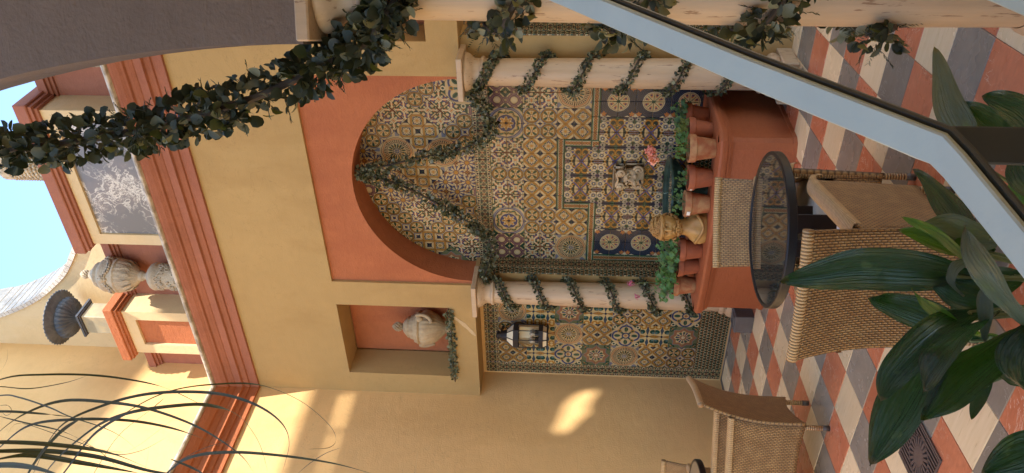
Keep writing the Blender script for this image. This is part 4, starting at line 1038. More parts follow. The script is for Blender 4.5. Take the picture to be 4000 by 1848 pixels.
smooth_angle(run([(0, 0.525), (0.015, 0.527), (0.02, 0.545), (0.034, 0.55), (0.038, 0.57), (0.055, 0.578), (0.064, 0.6), (0.066, 0.625), (0.056, 0.643), (0.03, 0.65), (-0.25, 0.648), (-0.252, 0.45)]).build('rim', M['planter'], t), 30)
b = MB(); inn = offs(OUT, -0.25 * sgn); b.add([(x, y, 0.46) for x, y in inn], [tuple(range(len(inn)))]); b.build('water', M['basin_water'], t, kind='stuff')

# ------------------------------------------------------------------ pots and geraniums
def pot_tree(old, rz):
    t = thing('flower_pot', '', 'flower pot', (0, 0, 0), rz, group='terracotta pots on the planter')
    m = M['pot_old' if old else 'pot']
    pr = [(0.0, 0.0), (0.072, 0.0), (0.075, 0.005), (0.097, 0.145), (0.098, 0.15), (0.108, 0.152), (0.113, 0.158), (0.116, 0.205), (0.113, 0.211), (0.1, 0.21), (0.094, 0.19), (0.09, 0.15), (0.0, 0.15)]
    smooth_angle(MB().lathe(pr, 36).build('body', m, t), 35)
    MB().lathe([(0, 0.183), (0.094, 0.178)], 16).build('soil', M['soil'], t); return t
def foliage(t, c, n, spread, hgt, mat, size, seed, droop=0.0):
    q = random.Random(seed); b = MB(); sB = MB()
    for k in range(n):
        a = q.uniform(0, 2 * PI); r = spread * math.sqrt(q.random()); h = hgt * q.uniform(0.25, 1.0) * (1 - 0.35 * r / max(spread, 0.01))
        p = Vector((c[0] + r * math.cos(a), c[1] + r * math.sin(a), c[2] + h - droop * r))
        s = size * q.uniform(0.45, 1.1); nrm = Vector((q.uniform(-0.8, 0.8) + math.cos(a) * 0.4, q.uniform(-0.8, 0.4) - 0.4 + math.sin(a) * 0.3, q.uniform(0.2, 1))).normalized()
        e = nrm.cross(Vector((q.uniform(-1, 1), q.uniform(-1, 1), q.uniform(-1, 1)))).normalized(); f = nrm.cross(e)
        m = 9; vs = [p - nrm * s * 0.12]
        for i in range(m):
            w = 0.35 + (2 * PI - 0.7) * i / (m - 1); rr = s * (0.5 + 0.07 * math.cos(w * 5)); vs.append(p + (e * math.cos(w) + f * math.sin(w)) * rr + nrm * s * 0.08 * math.cos(w * 2.5))
        b.add(vs, [(0, i, i + 1) for i in range(1, m)])
        if k % 2 == 0:
            base = Vector((c[0] + 0.15 * (p.x - c[0]), c[1] + 0.15 * (p.y - c[1]), c[2]))
            sB.tube([base, (base + p) / 2 + Vector((0, 0, 0.02)), p - nrm * s * 0.1], 0.0022, 4, False)
    b.build('foliage', mat, t, True); sB.build('stems', M['gera_stem'], t)
M['gera_stem'] = simple('green_stem', (0.11, 0.14, 0.05), 0.6)
def flower(t, c, r, n, mat, seed, foot):
    q = random.Random(seed); b = MB()
    for k in range(n):
        d = Vector((q.gauss(0, 1), q.gauss(0, 1), q.gauss(0, 1))).normalized(); p = Vector(c) + d * r * q.uniform(0.5, 1)
        for i in range(4):
            e = Vector((q.gauss(0, 1), q.gauss(0, 1), q.gauss(0, 1))); b.leaf(p, e, d, r * 0.62, r * 0.5, 0.3, 1)
    b.build('flower_head', mat, t, True)
    MB().tube(spline([foot, (Vector(foot) + Vector(c)) / 2 + Vector((0.02, 0, 0.02)), c], 4), 0.003, 5).build('flower_stalk', M['gera_stem'], t)
PZ = 0.65
pots = [(-3.40, 6.62, 0, 'flower pot at the back right of the planter, against the tiles'), (-3.41, 6.36, 0, 'flower pot on the right rim between the back pot and the limescaled corner pot'),
        (-3.45, 6.11, 1, 'pale streaked flower pot with limescale at the front right corner of the planter'), (-3.72, 6.07, 0, 'flower pot with sparse leaves just left of the streaked corner pot'),
        (-3.97, 6.03, 1, 'mottled flower pot with a small white label right of the gilded bust'), (-4.50, 6.05, 0, 'flower pot tucked behind the left shoulder of the gilded bust'),
        (-4.73, 6.1, 0, 'flower pot second from the left end of the planter'), (-4.99, 6.13, 1, 'flower pot at the left end of the planter under pink blooms'), (-4.83, 6.40, 0, 'flower pot with a white label behind the left front row')]
proto = {0: pot_tree(False, 0.3), 1: pot_tree(True, 1.1)}; used = set()
for i, (x, y, old, lab) in enumerate(pots):
    p = proto[old] if old not in used else copy_tree(proto[old])
    used.add(old); p.location = (x, y, PZ); p.rotation_euler = (R.uniform(-0.02, 0.02), R.uniform(-0.02, 0.02), i * 0.9); p['label'] = lab
    sc = (1.0, 0.98, 1.08, 1.0, 1.04, 0.98, 0.92, 1.0, 0.95)[i]; p.scale = (sc, sc, sc)
    if i in (4, 8, 3):
        a = -2.2 - p.rotation_euler.z + (0.35 if i == 4 else 0)
        bb = MB(); bb.T = Matrix.Rotation(a, 4, 'Z'); bb.box(0.1145, 0.118, -0.022, 0.022, 0.166, 0.194) if i != 3 else bb.box(0.1145, 0.118, -0.01, 0.01, 0.175, 0.195); bb.build('paper_label', M['tag'], p)
plants = [(0, 70, 0.15, 0.17, 'gera', 0.05, 'leafy geranium in the back right pot'), (1, 40, 0.1, 0.13, 'gera_y', 0.045, 'yellowing geranium in the second right rim pot'),
          (2, 34, 0.15, 0.22, 'gera', 0.055, 'tall geranium with a big pink bloom in the streaked corner pot'), (3, 18, 0.09, 0.14, 'gera', 0.045, 'small sparse geranium left of the corner pot'),
          (4, 20, 0.12, 0.17, 'gera', 0.05, 'thin geranium leaning right of the gilded bust'), (5, 26, 0.14, 0.2, 'gera', 0.055, 'geranium with round leaves behind the bust shoulder'), (6, 80, 0.2, 0.2, 'gera', 0.06, 'dense trailing geranium in the second pot from the left end'),
          (7, 90, 0.19, 0.24, 'gera', 0.06, 'dense geranium with two magenta blooms at the left end'), (8, 50, 0.17, 0.2, 'gera', 0.055, 'geranium in the labelled pot behind the left row')]
M['gera_y'] = leafy('yellowing_geranium_leaf', (0.17, 0.21, 0.035), (0.10, 0.13, 0.03), 0.5, 0.3, 0.5)
for i, n, sp, hg, mt, sz, lab in plants:
    x, y = pots[i][:2]; t = thing('geranium', lab, 'geranium', (x, y, PZ + 0.19), 0, group='geraniums on the planter')
    foliage(t, (0, 0, 0), n, sp, hg, M[mt], sz, 40 + i, 0.15 if i in (6, 7) else 0.0)
    if i == 2: flower(t, (-0.05, 0.02, 0.36), 0.042, 30, M['petal'], 3, (0, 0, 0)); flower(t, (-0.115, 0.0, 0.325), 0.042, 30, M['petal_pale'] if 'petal_pale' in M else M['petal'], 5, (0, 0, 0.02))
    if i == 7: flower(t, (0.01, -0.02, 0.43), 0.03, 12, M['petal2'], 8, (0, 0, 0)); flower(t, (-0.14, -0.04, 0.36), 0.026, 12, M['petal2'], 9, (0, 0, 0))

# ------------------------------------------------------------------ gilded bust
t = thing('bust', 'gilded clay bust of a curly bearded head among the pots', 'bust', (-4.225, 6.02, PZ - 0.01), 0.42)
t.scale = (1.06, 1.06, 1.02)
def face(a, ph):
    """radius factor in direction azimuth a (0 = nose), elevation ph"""
    g = lambda a0, p0, sa, sp: math.exp(-(((a - a0) / sa) ** 2 + ((ph - p0) / sp) ** 2))
    r = 1.0
    r += 0.30 * g(0, -0.12, 0.12, 0.2) + 0.10 * g(0, 0.12, 0.10, 0.2)                       # nose
    for s in (-1, 1):
        r += -0.20 * g(s * 0.36, 0.12, 0.16, 0.10) + 0.10 * g(s * 0.36, 0.10, 0.09, 0.05)    # eye socket, lid
        r += 0.11 * g(s * 0.33, 0.29, 0.28, 0.07) + 0.06 * g(s * 0.5, -0.2, 0.2, 0.2)        # brow, cheek
        r += 0.13 * g(s * 0.22, -0.40, 0.18, 0.06)                                            # moustache
    r += -0.12 * g(0, -0.49, 0.18, 0.035) + 0.12 * g(0, -0.565, 0.14, 0.05) + 0.17 * g(0, -0.85, 0.45, 0.25)
    return r
b = MB(); nu, nv = 96, 80; vs = []; fs = []
for j in range(nv + 1):
    ph = -PI / 2 + PI * j / nv
    for i in range(nu):
        a = -PI + 2 * PI * i / nu; f = face(a, ph)
        hair = 1 if (ph > 0.42 or abs(a) > 1.25) else 0
        beard = 1 if (ph < -0.6 and abs(a) < 1.25) else 0
        w = noise.noise(Vector((math.cos(a) * math.cos(ph), math.sin(a) * math.cos(ph), math.sin(ph))) * 7)
        f += 0.07 * hair * (1 + w) + 0.04 * beard * w
        vs.append((0.098 * f * math.sin(a) * math.cos(ph), -0.118 * f * math.cos(a) * math.cos(ph), 0.35 + 0.135 * (f if ph < 0.3 else 1 + 0.5 * (f - 1)) * math.sin(ph)))
for j in range(nv):
    for i in range(nu): k = (i + 1) % nu; fs.append((j * nu + i, j * nu + k, (j + 1) * nu + k, (j + 1) * nu + i))
b.add(vs, fs)
for s in (-1, 1):
    b.ball((s * 0.036, -0.0985, 0.366), 0.0135, 10, 8)
    for dz, rr in ((0.011, 0.0045), (-0.011, 0.0035)): b.tube(spline([(s * 0.018, -0.108, 0.366 + dz * 0.3), (s * 0.036, -0.1125, 0.366 + dz), (s * 0.055, -0.1, 0.366 + dz * 0.2)], 4), rr, 6)
    b.tube(spline([(s * 0.012, -0.122, 0.386), (s * 0.036, -0.121, 0.394), (s * 0.064, -0.102, 0.384)], 4), [0.007] * 8 + [0.005], 6)
    b.tube(spline([(s * 0.004, -0.128, 0.303), (s * 0.025, -0.122, 0.299), (s * 0.045, -0.106, 0.285)], 4), 0.008, 6)
    b.ball((s * 0.011, -0.139, 0.326), 0.0095, 8, 6)
b.ball((0, -0.15, 0.332), 0.0115, 8, 6); b.tube(spline([(0, -0.125, 0.385), (0, -0.137, 0.362), (0, -0.149, 0.336)], 4), 0.009, 7)
b.tube(spline([(-0.024, -0.114, 0.281), (0, -0.124, 0.278), (0.024, -0.114, 0.281)], 4), 0.0075, 6)
b.build('head', M['bust'], t, True)
b = MB(); q = random.Random(5)
for k in range(150):                                    # curls
    a = q.uniform(-PI, PI); ph = q.uniform(0.3, 1.45) if abs(a) < 1.2 else q.uniform(-0.6, 1.4)
    c = Vector((0.107 * math.sin(a) * math.cos(ph), -0.127 * math.cos(a) * math.cos(ph), 0.35 + 0.142 * math.sin(ph))); n = (c - Vector((0, 0, 0.35))).normalized()
    e = n.cross(Vector((q.gauss(0, 1), q.gauss(0, 1), q.gauss(0, 1)))).normalized(); f = n.cross(e)
    b.tube([c + (e * math.cos(w) + f * math.sin(w)) * (0.017 * (1 - w / 9)) + n * (0.004 + w * 0.0012) for w in [i * 0.8 for i in range(9)]], 0.0058, 5)
for k in range(26):
    a = -1.25 + 2.5 * k / 25; c = Vector((0.112 * math.sin(a) * 0.92, -0.132 * math.cos(a) * 0.92, 0.35 + 0.055)); b.ball(c, 0.017, 6, 5)
for k in range(40):
    a = q.uniform(-1.0, 1.0); ph = q.uniform(-1.15, -0.62); r = 1.07 + 0.1 * math.exp(-a * a * 4)
    b.ball((0.098 * r * math.sin(a) * math.cos(ph), -0.118 * r * math.cos(a) * math.cos(ph), 0.35 + 0.14 * math.sin(ph)), 0.014, 6, 5)
b.build('hair', M['bust'], t, True)
b = MB()
pr = [(0.0, 0.0, 0.0), (0.13, 0.095, 0.0), (0.138, 0.1, 0.02), (0.142, 0.1, 0.06), (0.135, 0.092, 0.1), (0.11, 0.08, 0.14), (0.082, 0.072, 0.165), (0.07, 0.07, 0.19), (0.066, 0.07, 0.23), (0.068, 0.075, 0.27), (0.075, 0.08, 0.31)]
n = 40; vs = []; fs = []
for (rx, ry, z) in pr:
    for i in range(n):
        a = 2 * PI * i / n; fold = 0.012 * math.sin(a * 7 + z * 20) if 0.02 < z < 0.14 and math.sin(a) < 0.2 else 0
        vs.append(((rx + fold) * math.cos(a), (ry + fold) * math.sin(a) + 0.015, z))
for j in range(len(pr) - 1):
    for i in range(n): k = (i + 1) % n; fs.append((j * n + i, j * n + k, (j + 1) * n + k, (j + 1) * n + i))
b.add(vs, fs)
b.tube(spline([(-0.13, -0.03, 0.1), (-0.06, -0.085, 0.07), (0.02, -0.1, 0.045), (0.1, -0.07, 0.08), (0.13, -0.01, 0.11)], 4), 0.014, 6)
b.build('chest', M['bust'], t, True)

# ------------------------------------------------------------------ wicker chairs and tables
CW = 0.275
def by(z):                                              # y of the back at height z: upright below, flaring out above
    s = max(0, (z - 0.35) / 0.57); return -0.335 - 0.13 * s ** 2.1
def bx(z): return CW + 0.018 * max(0, (z - 0.5) / 0.42) ** 2
def make_chair():
    t = thing('wicker_chair', '', 'wicker chair', group='wicker armchairs')
    W = M['wicker']; H = 0.92
    zb = lambda s: 0.17 + 0.05 * (1 - (2 * s - 1) ** 2)
    MB().grid(lambda u, v: ((2 * u - 1) * bx(zb(u) + v * (H - zb(u))), by(zb(u) + v * (H - zb(u))) - 0.025 * math.sin(PI * u) * v, zb(u) + v * (H - zb(u))), 20, 24, -0.022, lambda u, v: (u * 0.6, v * 0.78)).build('backrest', W, t, True)
    for sx in (-1, 1):
        zs = lambda s: 0.17 + 0.045 * math.sin(PI * s)
        def P(u, v, sx=sx):
            uu = u if sx > 0 else 1 - u
            z = zs(uu) + v * (0.695 - zs(uu)); y = by(z) + uu * (0.335 - by(z)); return (sx * (CW + 0.02 * uu * v), y, z)
        MB().grid(P, 18, 14, 0.03 if sx > 0 else 0.03, lambda u, v: (u * 0.68 + 0.3, v * 0.53)).build('side_panel', W, t, True)
        b = MB()
        prof = [(-0.012, -0.02), (-0.016, 0.0), (-0.01, 0.012), (0.03, 0.02), (0.066, 0.012), (0.072, -0.002), (0.064, -0.02)]
        ys = [by(0.695) + 0.0, -0.2, 0.0, 0.2, 0.31, 0.345, 0.352]; dz = [0, 0, 0, 0, -0.004, -0.02, -0.05]
        x0 = lambda k: sx * (CW + 0.02 * k / 6 + 0.012)
        rows = [[(x0(k) - sx * o, ys[k], 0.70 + dz[k] + h) for o, h in prof] for k in range(7)]
        n = len(prof); vs = [p for r in rows for p in r]; fs = []; uvs = []
        for k in range(6):
            for i in range(n - 1):
                f = (k * n + i, k * n + i + 1, (k + 1) * n + i + 1, (k + 1) * n + i); fs.append(f if sx > 0 else f[::-1]); q = [(prof[i][0], ys[k]), (prof[i + 1][0], ys[k]), (prof[i + 1][0], ys[k + 1]), (prof[i][0], ys[k + 1])]; uvs.append(q if sx > 0 else q[::-1])
        b.add(vs, fs, uvs); b.build('arm_rest', M['cane'], t, True)
        for fy in (-1, 1):
            y = -0.318 if fy < 0 else 0.318
            MB().tube([(sx * (CW - 0.018), y, 0.69 if fy > 0 else 0.3), (sx * (CW - 0.018), y, 0.045)], 0.0185, 10).build('leg', M['cane'], t, True)
            MB().tube([(sx * (CW - 0.018), y, 0.05), (sx * (CW - 0.018), y, 0.0)], 0.0205, 10).build('foot_cap', M['foot'], t, True)
    MB().grid(lambda u, v: ((1 - 2 * u) * (CW - 0.01), 0.33, 0.175 + 0.03 * math.sin(PI * u) * (1 - v) + v * 0.26), 10, 8, 0.02, lambda u, v: (u * 0.55, v * 0.26)).build('apron', W, t, True)
    MB().box(-CW + 0.02, CW - 0.02, -0.33, 0.325, 0.41, 0.435).build('seat', W, t)
    pts = [((2 * k / 16 - 1) * (bx(H) + 0.004), by(H) - 0.025 * math.sin(PI * k / 16) - 0.004, H) for k in range(17)]
    pts = [(pts[0][0] + 0.004, pts[0][1] + 0.02, H - 0.3)] * 0 + pts
    MB().tube(pts, 0.024, 9).build('top_roll', M['cane'], t, True)
    return t
def make_cushion():
    b = MB(); q = random.Random(3)
    def P(u, v):
        a, e = 2 * PI * u, PI * (v - 0.5); c = lambda x, p: math.copysign(abs(x) ** p, x)
        x = 0.25 * c(math.cos(e), 0.35) * c(math.cos(a), 0.3); y = 0.29 * c(math.cos(e), 0.35) * c(math.sin(a), 0.3)
        k = noise.noise(Vector((x * 9, y * 9, 3))) ; return (x * (1 + 0.03 * k), y * (1 + 0.03 * k), 0.065 * c(math.sin(e), 0.7) * (1 + 0.35 * k) + 0.06)
    b.grid(P, 48, 16); return b
cushion_mesh = make_cushion().mesh('seat_cushion', M['cloth'], True)
ch0 = make_chair()
chairs = [(-2.325, 3.085, 0.29, 'large wicker chair seen from behind, in front of the round table, behind the big leaves'),
          (-2.745, 3.99, -2.513, 'wicker chair pushed under the far side of the round table, its back against the planter'),
          (-4.89, 4.02, 2.052, 'wicker chair turned away beside the small left table'),
          (-6.25, 4.48, -2.513, 'wicker chair by the left wall behind the left table, mostly out of the picture')]
for i, (x, y, rz, lab) in enumerate(chairs):
    c = ch0 if i == 0 else copy_tree(ch0)
    c.location = (x, y, 0); c.rotation_euler = (0, 0, rz); c['label'] = lab
    cu = link('seat_cushion', cushion_mesh, None, (x - math.sin(rz) * 0.03, y + math.cos(rz) * 0.03, 0.435)); cu.rotation_euler = (0, 0, rz)
    tag(cu, ('white seat cushion on the large chair seen from behind', 'white cushion under the round table on the far chair', 'white cushion on the chair turned away at the left', 'white cushion on the chair by the left wall')[i], 'cushion', 'white seat cushions')
def table(x, y, z, r, label, glass):
    t = thing('round_table', label, 'table', (x, y, 0), YAW, group='round black tables')
    MB().lathe([(0, z - 0.006), (r - 0.022, z - 0.006)], 72).build('glass_top', M['glass_top'] if glass else M['dusty_top'], t)
    smooth_angle(MB().lathe([(r - 0.03, z - 0.05), (r - 0.006, z - 0.05), (r, z - 0.044), (r, z - 0.006), (r - 0.005, z), (r - 0.02, z), (r - 0.023, z - 0.005)], 72).build('rim', M['black'], t), 30)
    MB().lathe([(0, z - 0.045), (r - 0.03, z - 0.045), (r - 0.03, z - 0.012), (0, z - 0.012)], 48).build('underside', M['black'], t)
    for px, w in ((-0.035, 0.11), (0.075, 0.05), (0.125, 0.05)): MB().box(-px - w / 2, -px + w / 2, -0.06, -0.035, 0.03, z - 0.046, 0.003).build('slat', M['espresso'], t)
    for px in (-0.1, 0.02, 0.11): MB().box(px - 0.03, px + 0.03, 0.02, 0.045, 0.03, z - 0.046, 0.003).build('slat', M['espresso'], t)
    MB().lathe([(0, 0), (0.19, 0), (0.19, 0.02), (0.17, 0.03), (0, 0.03)], 36).build('foot_plate', M['espresso'], t)
    return t
M['dusty_top'] = simple('tan_matt_table_top', (0.22, 0.17, 0.10), 0.35, 0.1, 5)
table(-2.60, 3.70, 0.795, 0.437, 'round black table with a dark mirror top between two wicker chairs', True)
table(-5.72, 4.06, 0.795, 0.43, 'round black table cut by the picture edge beside the left wall', False)

def cube(x, y, rz, label):
    t = thing('stone_cube', label, 'stone cube', (x, y, 0), rz, group='grey stone cubes by the columns')
    MB().box(-0.1, 0.1, -0.1, 0.1, 0, 0.185, 0.006).build('body', M['grey_stone'], t)
    b = MB()
    for s in (0.075, 0.05):
        for k in range(4):
            b.T = Matrix.Rotation(k * PI / 2, 4, 'Z'); b.box(-s, s - 0.012, -s, -s + 0.012, 0.186, 0.192)
    b.build('raised_squares', M['grey_stone'], t); return t
c0 = cube(-5.52, 6.25, 0.08, 'grey stone cube at the foot of the left column')
c1 = copy_tree(c0); c1.location = (-2.86, 6.16, 0); c1['label'] = 'dark stone cube at the foot of the right column, just above the rail'

t = thing('floor_drain', 'rusty cast iron drain grate with a slotted rosette in the floor', 'drain', (-3.477, 2.884, 0.0))
b = MB(); q = [(-h1 + h2), (h1 + h2), (h1 - h2), (-h1 - h2)]
MB().add([tuple(p * 0.97 + Vector((0, 0, 0.0015))) for p in q], [(0, 1, 2, 3)]).build('shadow_gap', M['hole'], t)
B0 = Matrix(((h1.x, h2.x, 0, 0), (h1.y, h2.y, 0, 0), (0, 0, 1, 0), (0, 0, 0, 1)))
def pl(x0, x1, y0, y1):
    b.T = B0; b.box(x0, x1, y0, y1, 0.002, 0.009); b.T = Matrix.Identity(4)
for s in (-1, 1): pl(-0.97, 0.97, *sorted((s * 0.97, s * 0.9))); pl(*sorted((s * 0.97, s * 0.9)), -0.9, 0.9)
for k in range(13):
    x = -0.84 + k * 0.14; m_ = math.sqrt(max(0, 0.62 ** 2 - x * x)) if abs(x) < 0.62 else 0
    for s in (-1, 1): pl(x - 0.032, x + 0.032, *sorted((s * (m_ + 0.02), s * 0.92)))
for k in range(20):
    a = k * PI / 10; T = Matrix.Rotation(a, 4, 'Z'); b.T = T; b.box(0.055, 0.112, -0.0075, 0.0075, 0.002, 0.009)
b.T = Matrix.Identity(4)
b.lathe([(0.108, 0.002), (0.108, 0.009), (0.118, 0.009), (0.118, 0.002)], 36); b.lathe([(0, 0.009), (0.058, 0.009), (0.058, 0.002)], 30)
b.build('grate', M['grate'], t)

# ------------------------------------------------------------------ garlands
def rvec(q): return Vector((q.gauss(0, 1), q.gauss(0, 1), q.gauss(0, 1))).normalized()
LEAF = []
for w, ln, kd in ((0.95, 1.0, 0), (0.75, 1.0, 0), (0.4, 1.0, 0)):
    LEAF.append(MB().leaf((0, 0, 0), (0, 1, 0), (0, 0, 1), ln, w, 0.18, kd))
LM = {}
def leaf_me(i, mat):
    if (i, mat) not in LM: LM[i, mat] = LEAF[i].mesh('leaf', M[mat], True)
    return LM[i, mat]
def garland(label, path, rad, size, near=0, dens=110, seed=1, group=None, pale=0.25, dark=0.35, sprig=14, taper=None):
    """stem along the path; near > 0 gives that many single leaf objects, the rest is one foliage part per colour"""
    q = random.Random(seed); t = thing('garland', label, 'garland', (0, 0, 0), 0, group)
    P = [Vector(p) for p in path]; seg = [(P[i + 1] - P[i]).length for i in range(len(P) - 1)]; tot = sum(seg)
    MB().tube(P, rad * 0.2, 6).build('stem', M['twig'], t)
    ph = q.uniform(0, 50)
    def pick():
        for _ in range(4):
            d = q.random() * tot
            if q.random() < 0.62 + (0.4 if near else 0.75) * noise.noise(Vector((d / size * 0.22, ph, 0))): break
        s = d
        for i, l in enumerate(seg):
            if s <= l: break
            s -= l
        a = P[i].lerp(P[i + 1], min(1, s / max(l, 1e-6))); tg = (P[i + 1] - P[i]).normalized()
        o = rvec(q); o = (o - tg * o.dot(tg)).normalized()
        k = taper(d / tot) if taper else 1.0
        return a, tg, o, k
    parts = {}
    n = int(dens * tot / size * 0.1)
    for k in range(n + near):
        a, tg, o, kk = pick()
        mat = 'euca_pale' if q.random() < pale else ('euca_dark' if q.random() < dark else 'euca')
        r = rad * kk * (q.random() ** 0.6); p = a + o * r
        d = (o * q.uniform(0.2, 1.2) + tg * q.uniform(-1, 1) * 0.9 + rvec(q) * 0.5).normalized(); up = (o + rvec(q) * 0.9).normalized()
        s = size * q.uniform(0.6, 1.15) * (0.6 + 0.4 * kk); i = 0 if q.random() < 0.55 else (1 if q.random() < 0.6 else 2)
        if k < near:
            sd = d.cross(up).normalized(); nn = sd.cross(d)
            ob = link('leaf', leaf_me(i, mat), t, p); ob.rotation_euler = Matrix(((sd.x, d.x, nn.x), (sd.y, d.y, nn.y), (sd.z, d.z, nn.z))).to_euler(); ob.scale = (s, s, s)
        else:
            parts.setdefault(mat, MB()).leaf(p, d, up, s, s * (0.9, 0.72, 0.4)[i], 0.18, 0 if near else 1)
    for k in range(int(sprig * tot / size * 0.05)):       # feathery sprigs
        a, tg, o, kk = pick(); b = parts.setdefault('euca_dark' if q.random() < 0.5 else 'euca', MB()); p = a + o * rad * kk * 0.6
        d = (o + tg * q.uniform(-1.2, 1.2) + Vector((0, 0, -0.3))).normalized(); ln = size * q.uniform(1.2, 2.0)
        for j in range(9):
            c = p + d * (ln * j / 9)
            for s in (-1, 1): b.leaf(c, d * 0.7 + rvec(q) * 0.25 + d.cross(o) * s * 0.8, o, size * 0.38, size * 0.07, 0.0, 1)
    for mat, b in parts.items(): b.build('foliage', M[mat], t, True, None, 'stuff')
    return t
rh = Vector((RT.x, RT.y, 0)).normalized(); th_ = Vector((-_F.x, -_F.y, 0)).normalized()
def helix(x, y, r, z0, z1, pitch, hand, ph0):
    out = []; n = int((z0 - z1) / pitch * 22); 
    for k in range(n + 1):
        f = ph0 + hand * 2 * PI * k / 22; out.append(Vector((x, y, z0 - pitch * k / 22)) + (rh * math.cos(f) + th_ * math.sin(f)) * r)
    return out
garland('thin evergreen garland spiralling down the left column', helix(-5.516, 6.56, 0.15, 2.68, 0.22, 0.385, 1, -0.3), 0.04, 0.035, 0, 190, 3, 'garlands round columns', 0.2, 0.5)
garland('thin evergreen garland spiralling down the right column behind the rail', helix(mr(-5.516), 6.56, 0.15, 2.74, 0.3, 0.42, -1, PI + 0.1), 0.04, 0.035, 0, 190, 4, 'garlands round columns', 0.2, 0.5)
garland('thick garland of grey green round leaves on the near column', helix(-0.985, 2.945, 0.165, 2.66, 0.75, 0.465, -1, PI + 0.25), 0.06, 0.054, 280, 190, 5, 'garlands round columns', 0.2, 0.35, 50)
sw = [(-0.93, 2.74, 2.50), (-1.10, 2.76, 2.63), (-1.2, 2.82, 2.74), (-1.27, 2.86, 2.87), (-1.34, 2.88, 3.0), (-1.43, 2.88, 3.2), (-1.50, 2.88, 3.42), (-1.57, 2.88, 3.66), (-1.63, 2.88, 3.95), (-1.68, 2.88, 4.25), (-1.71, 2.88, 4.6)]
garland('heavy leafy garland hanging across the open arch against the sky', spline(sw, 4), 0.08, 0.056, 290, 260, 6, None, 0.05, 0.8, 50, lambda s: 1.12 - 0.25 * abs(s - 0.6))  # mostly dark leaves, standing in for a backlit silhouette
def px_path(pts, y):
    out = []
    for u, v in pts:
        d = _F + RT * (-(v * 1.5528 - 924) / FPX) + UP * (-(u * 1.5528 - 2000) / FPX); out.append(EYE + d * ((y - EYE.y) / d.y))
    return out
apex = Vector((-4.15, 6.72, 4.03))
pl_ = [Vector((-5.40, 6.55, 2.80)), Vector((-5.22, 6.66, 2.74)), Vector((-5.04, 6.74, 2.70)), Vector((-4.86, 6.78, 2.83)), Vector((-4.68, 6.8, 3.06)), Vector((-4.48, 6.8, 3.36)), Vector((-4.3, 6.78, 3.66)), apex]
prr = [Vector((-3.05, 6.5, 2.84)), Vector((-3.2, 6.62, 2.83)), Vector((-3.42, 6.72, 2.70)), Vector((-3.66, 6.76, 2.66)), Vector((-3.83, 6.78, 2.85)), Vector((-3.95, 6.8, 3.15)), Vector((-4.03, 6.8, 3.5)), apex]
garland('dry leafy swag from the arch top down to the left column', spline(pl_, 5), 0.055, 0.045, 0, 230, 8, 'swags in the arch', 0.55, 0.3)
garland('dry leafy swag from the arch top down to the right column', spline(prr, 5), 0.055, 0.045, 0, 230, 9, 'swags in the arch', 0.55, 0.3)
garland('short dry garland along the sill of the urn niche', spline([(-5.80, 6.57, 3.2), (-6.05, 6.56, 3.185), (-6.35, 6.56, 3.185), (-6.65, 6.565, 3.19), (-6.93, 6.57, 3.19)], 4), 0.034, 0.04, 0, 170, 10, None, 0.6, 0.2)

# ------------------------------------------------------------------ stair rail in front of the camera
def flat_bar(pts, w, th, sh=0.0, drop=0.0):
    b = MB(); P = [Vector(p) for p in pts]; rows = []
    for i, p in enumerate(P):
        d0 = (P[i] - P[i - 1]).normalized() if i else (P[1] - P[0]).normalized(); d1 = (P[i + 1] - P[i]).normalized() if i < len(P) - 1 else d0
        d = (d0 + d1).normalized(); v = (EYE - p).normalized(); n0 = Vector((-0.12, 0.0, 1.0)) * 0.8 + v * 0.3
        n = (n0 - d * n0.dot(d)).normalized(); s = d.cross(n); k = 1.0 / max(0.5, d.dot(d0)); c = 0.003
        sh_ = sh if s.dot(RT) > 0 else -sh
        rows.append([p + s * (x * k + sh_) + n * (y - drop) for x, y in ((-w / 2 + c, 0), (w / 2 - c, 0), (w / 2, -c), (w / 2, -th + c), (w / 2 - c, -th), (-w / 2 + c, -th), (-w / 2, -th + c), (-w / 2, -c))])
    vs = [q for r in rows for q in r]; fs = [(k * 8 + i, k * 8 + (i + 1) % 8, k * 8 + 8 + (i + 1) % 8, k * 8 + 8 + i) for k in range(len(P) - 1) for i in range(8)] + [tuple(range(8))[::-1], tuple(range(len(vs) - 8, len(vs)))]
    return b.add(vs, fs)
t = thing('stair_rail', 'flat glossy grey green handrail with a bend, crossing close in front', 'handrail')
K = at(3655, 585, 1.12)
RP = [at(1900, -142, 1.89), at(2252, 4, 1.66), at(2900, 280, 1.358), at(3420, 490, 1.185), at(3590, 560, 1.137), K, at(3716, 650, 1.10), at(3980, 975, 1.03), at(4500, 1640, 0.92)]
smooth_angle(flat_bar(RP, 0.05, 0.012).build('handrail', M['rail'], t), 30)
smooth_angle(flat_bar(RP, 0.036, 0.01, 0.014, 0.013).build('shade_bar', M['rail_dark'], t), 30)  # dark bar added for the shaded edge of the rail
pk = at(3770, 568, 1.16)
b = MB(); b.T = Matrix.Translation((pk.x, pk.y, 0)) @ Matrix.Rotation(YAW, 4, 'Z'); b.box(-0.027, 0.027, -0.008, 0.008, 0.0, pk.z + 0.035, 0.002); b.build('post', M['rail_dark'], t)
t2 = flat_bar([at(3300, -300, 1.4), at(3840, -65, 1.25), at(4160, 70, 1.17)], 0.045, 0.013); tag(smooth_angle(t2.build('stair_rail', M['rail']), 30), 'second handrail showing only in the corner of the picture', 'handrail')

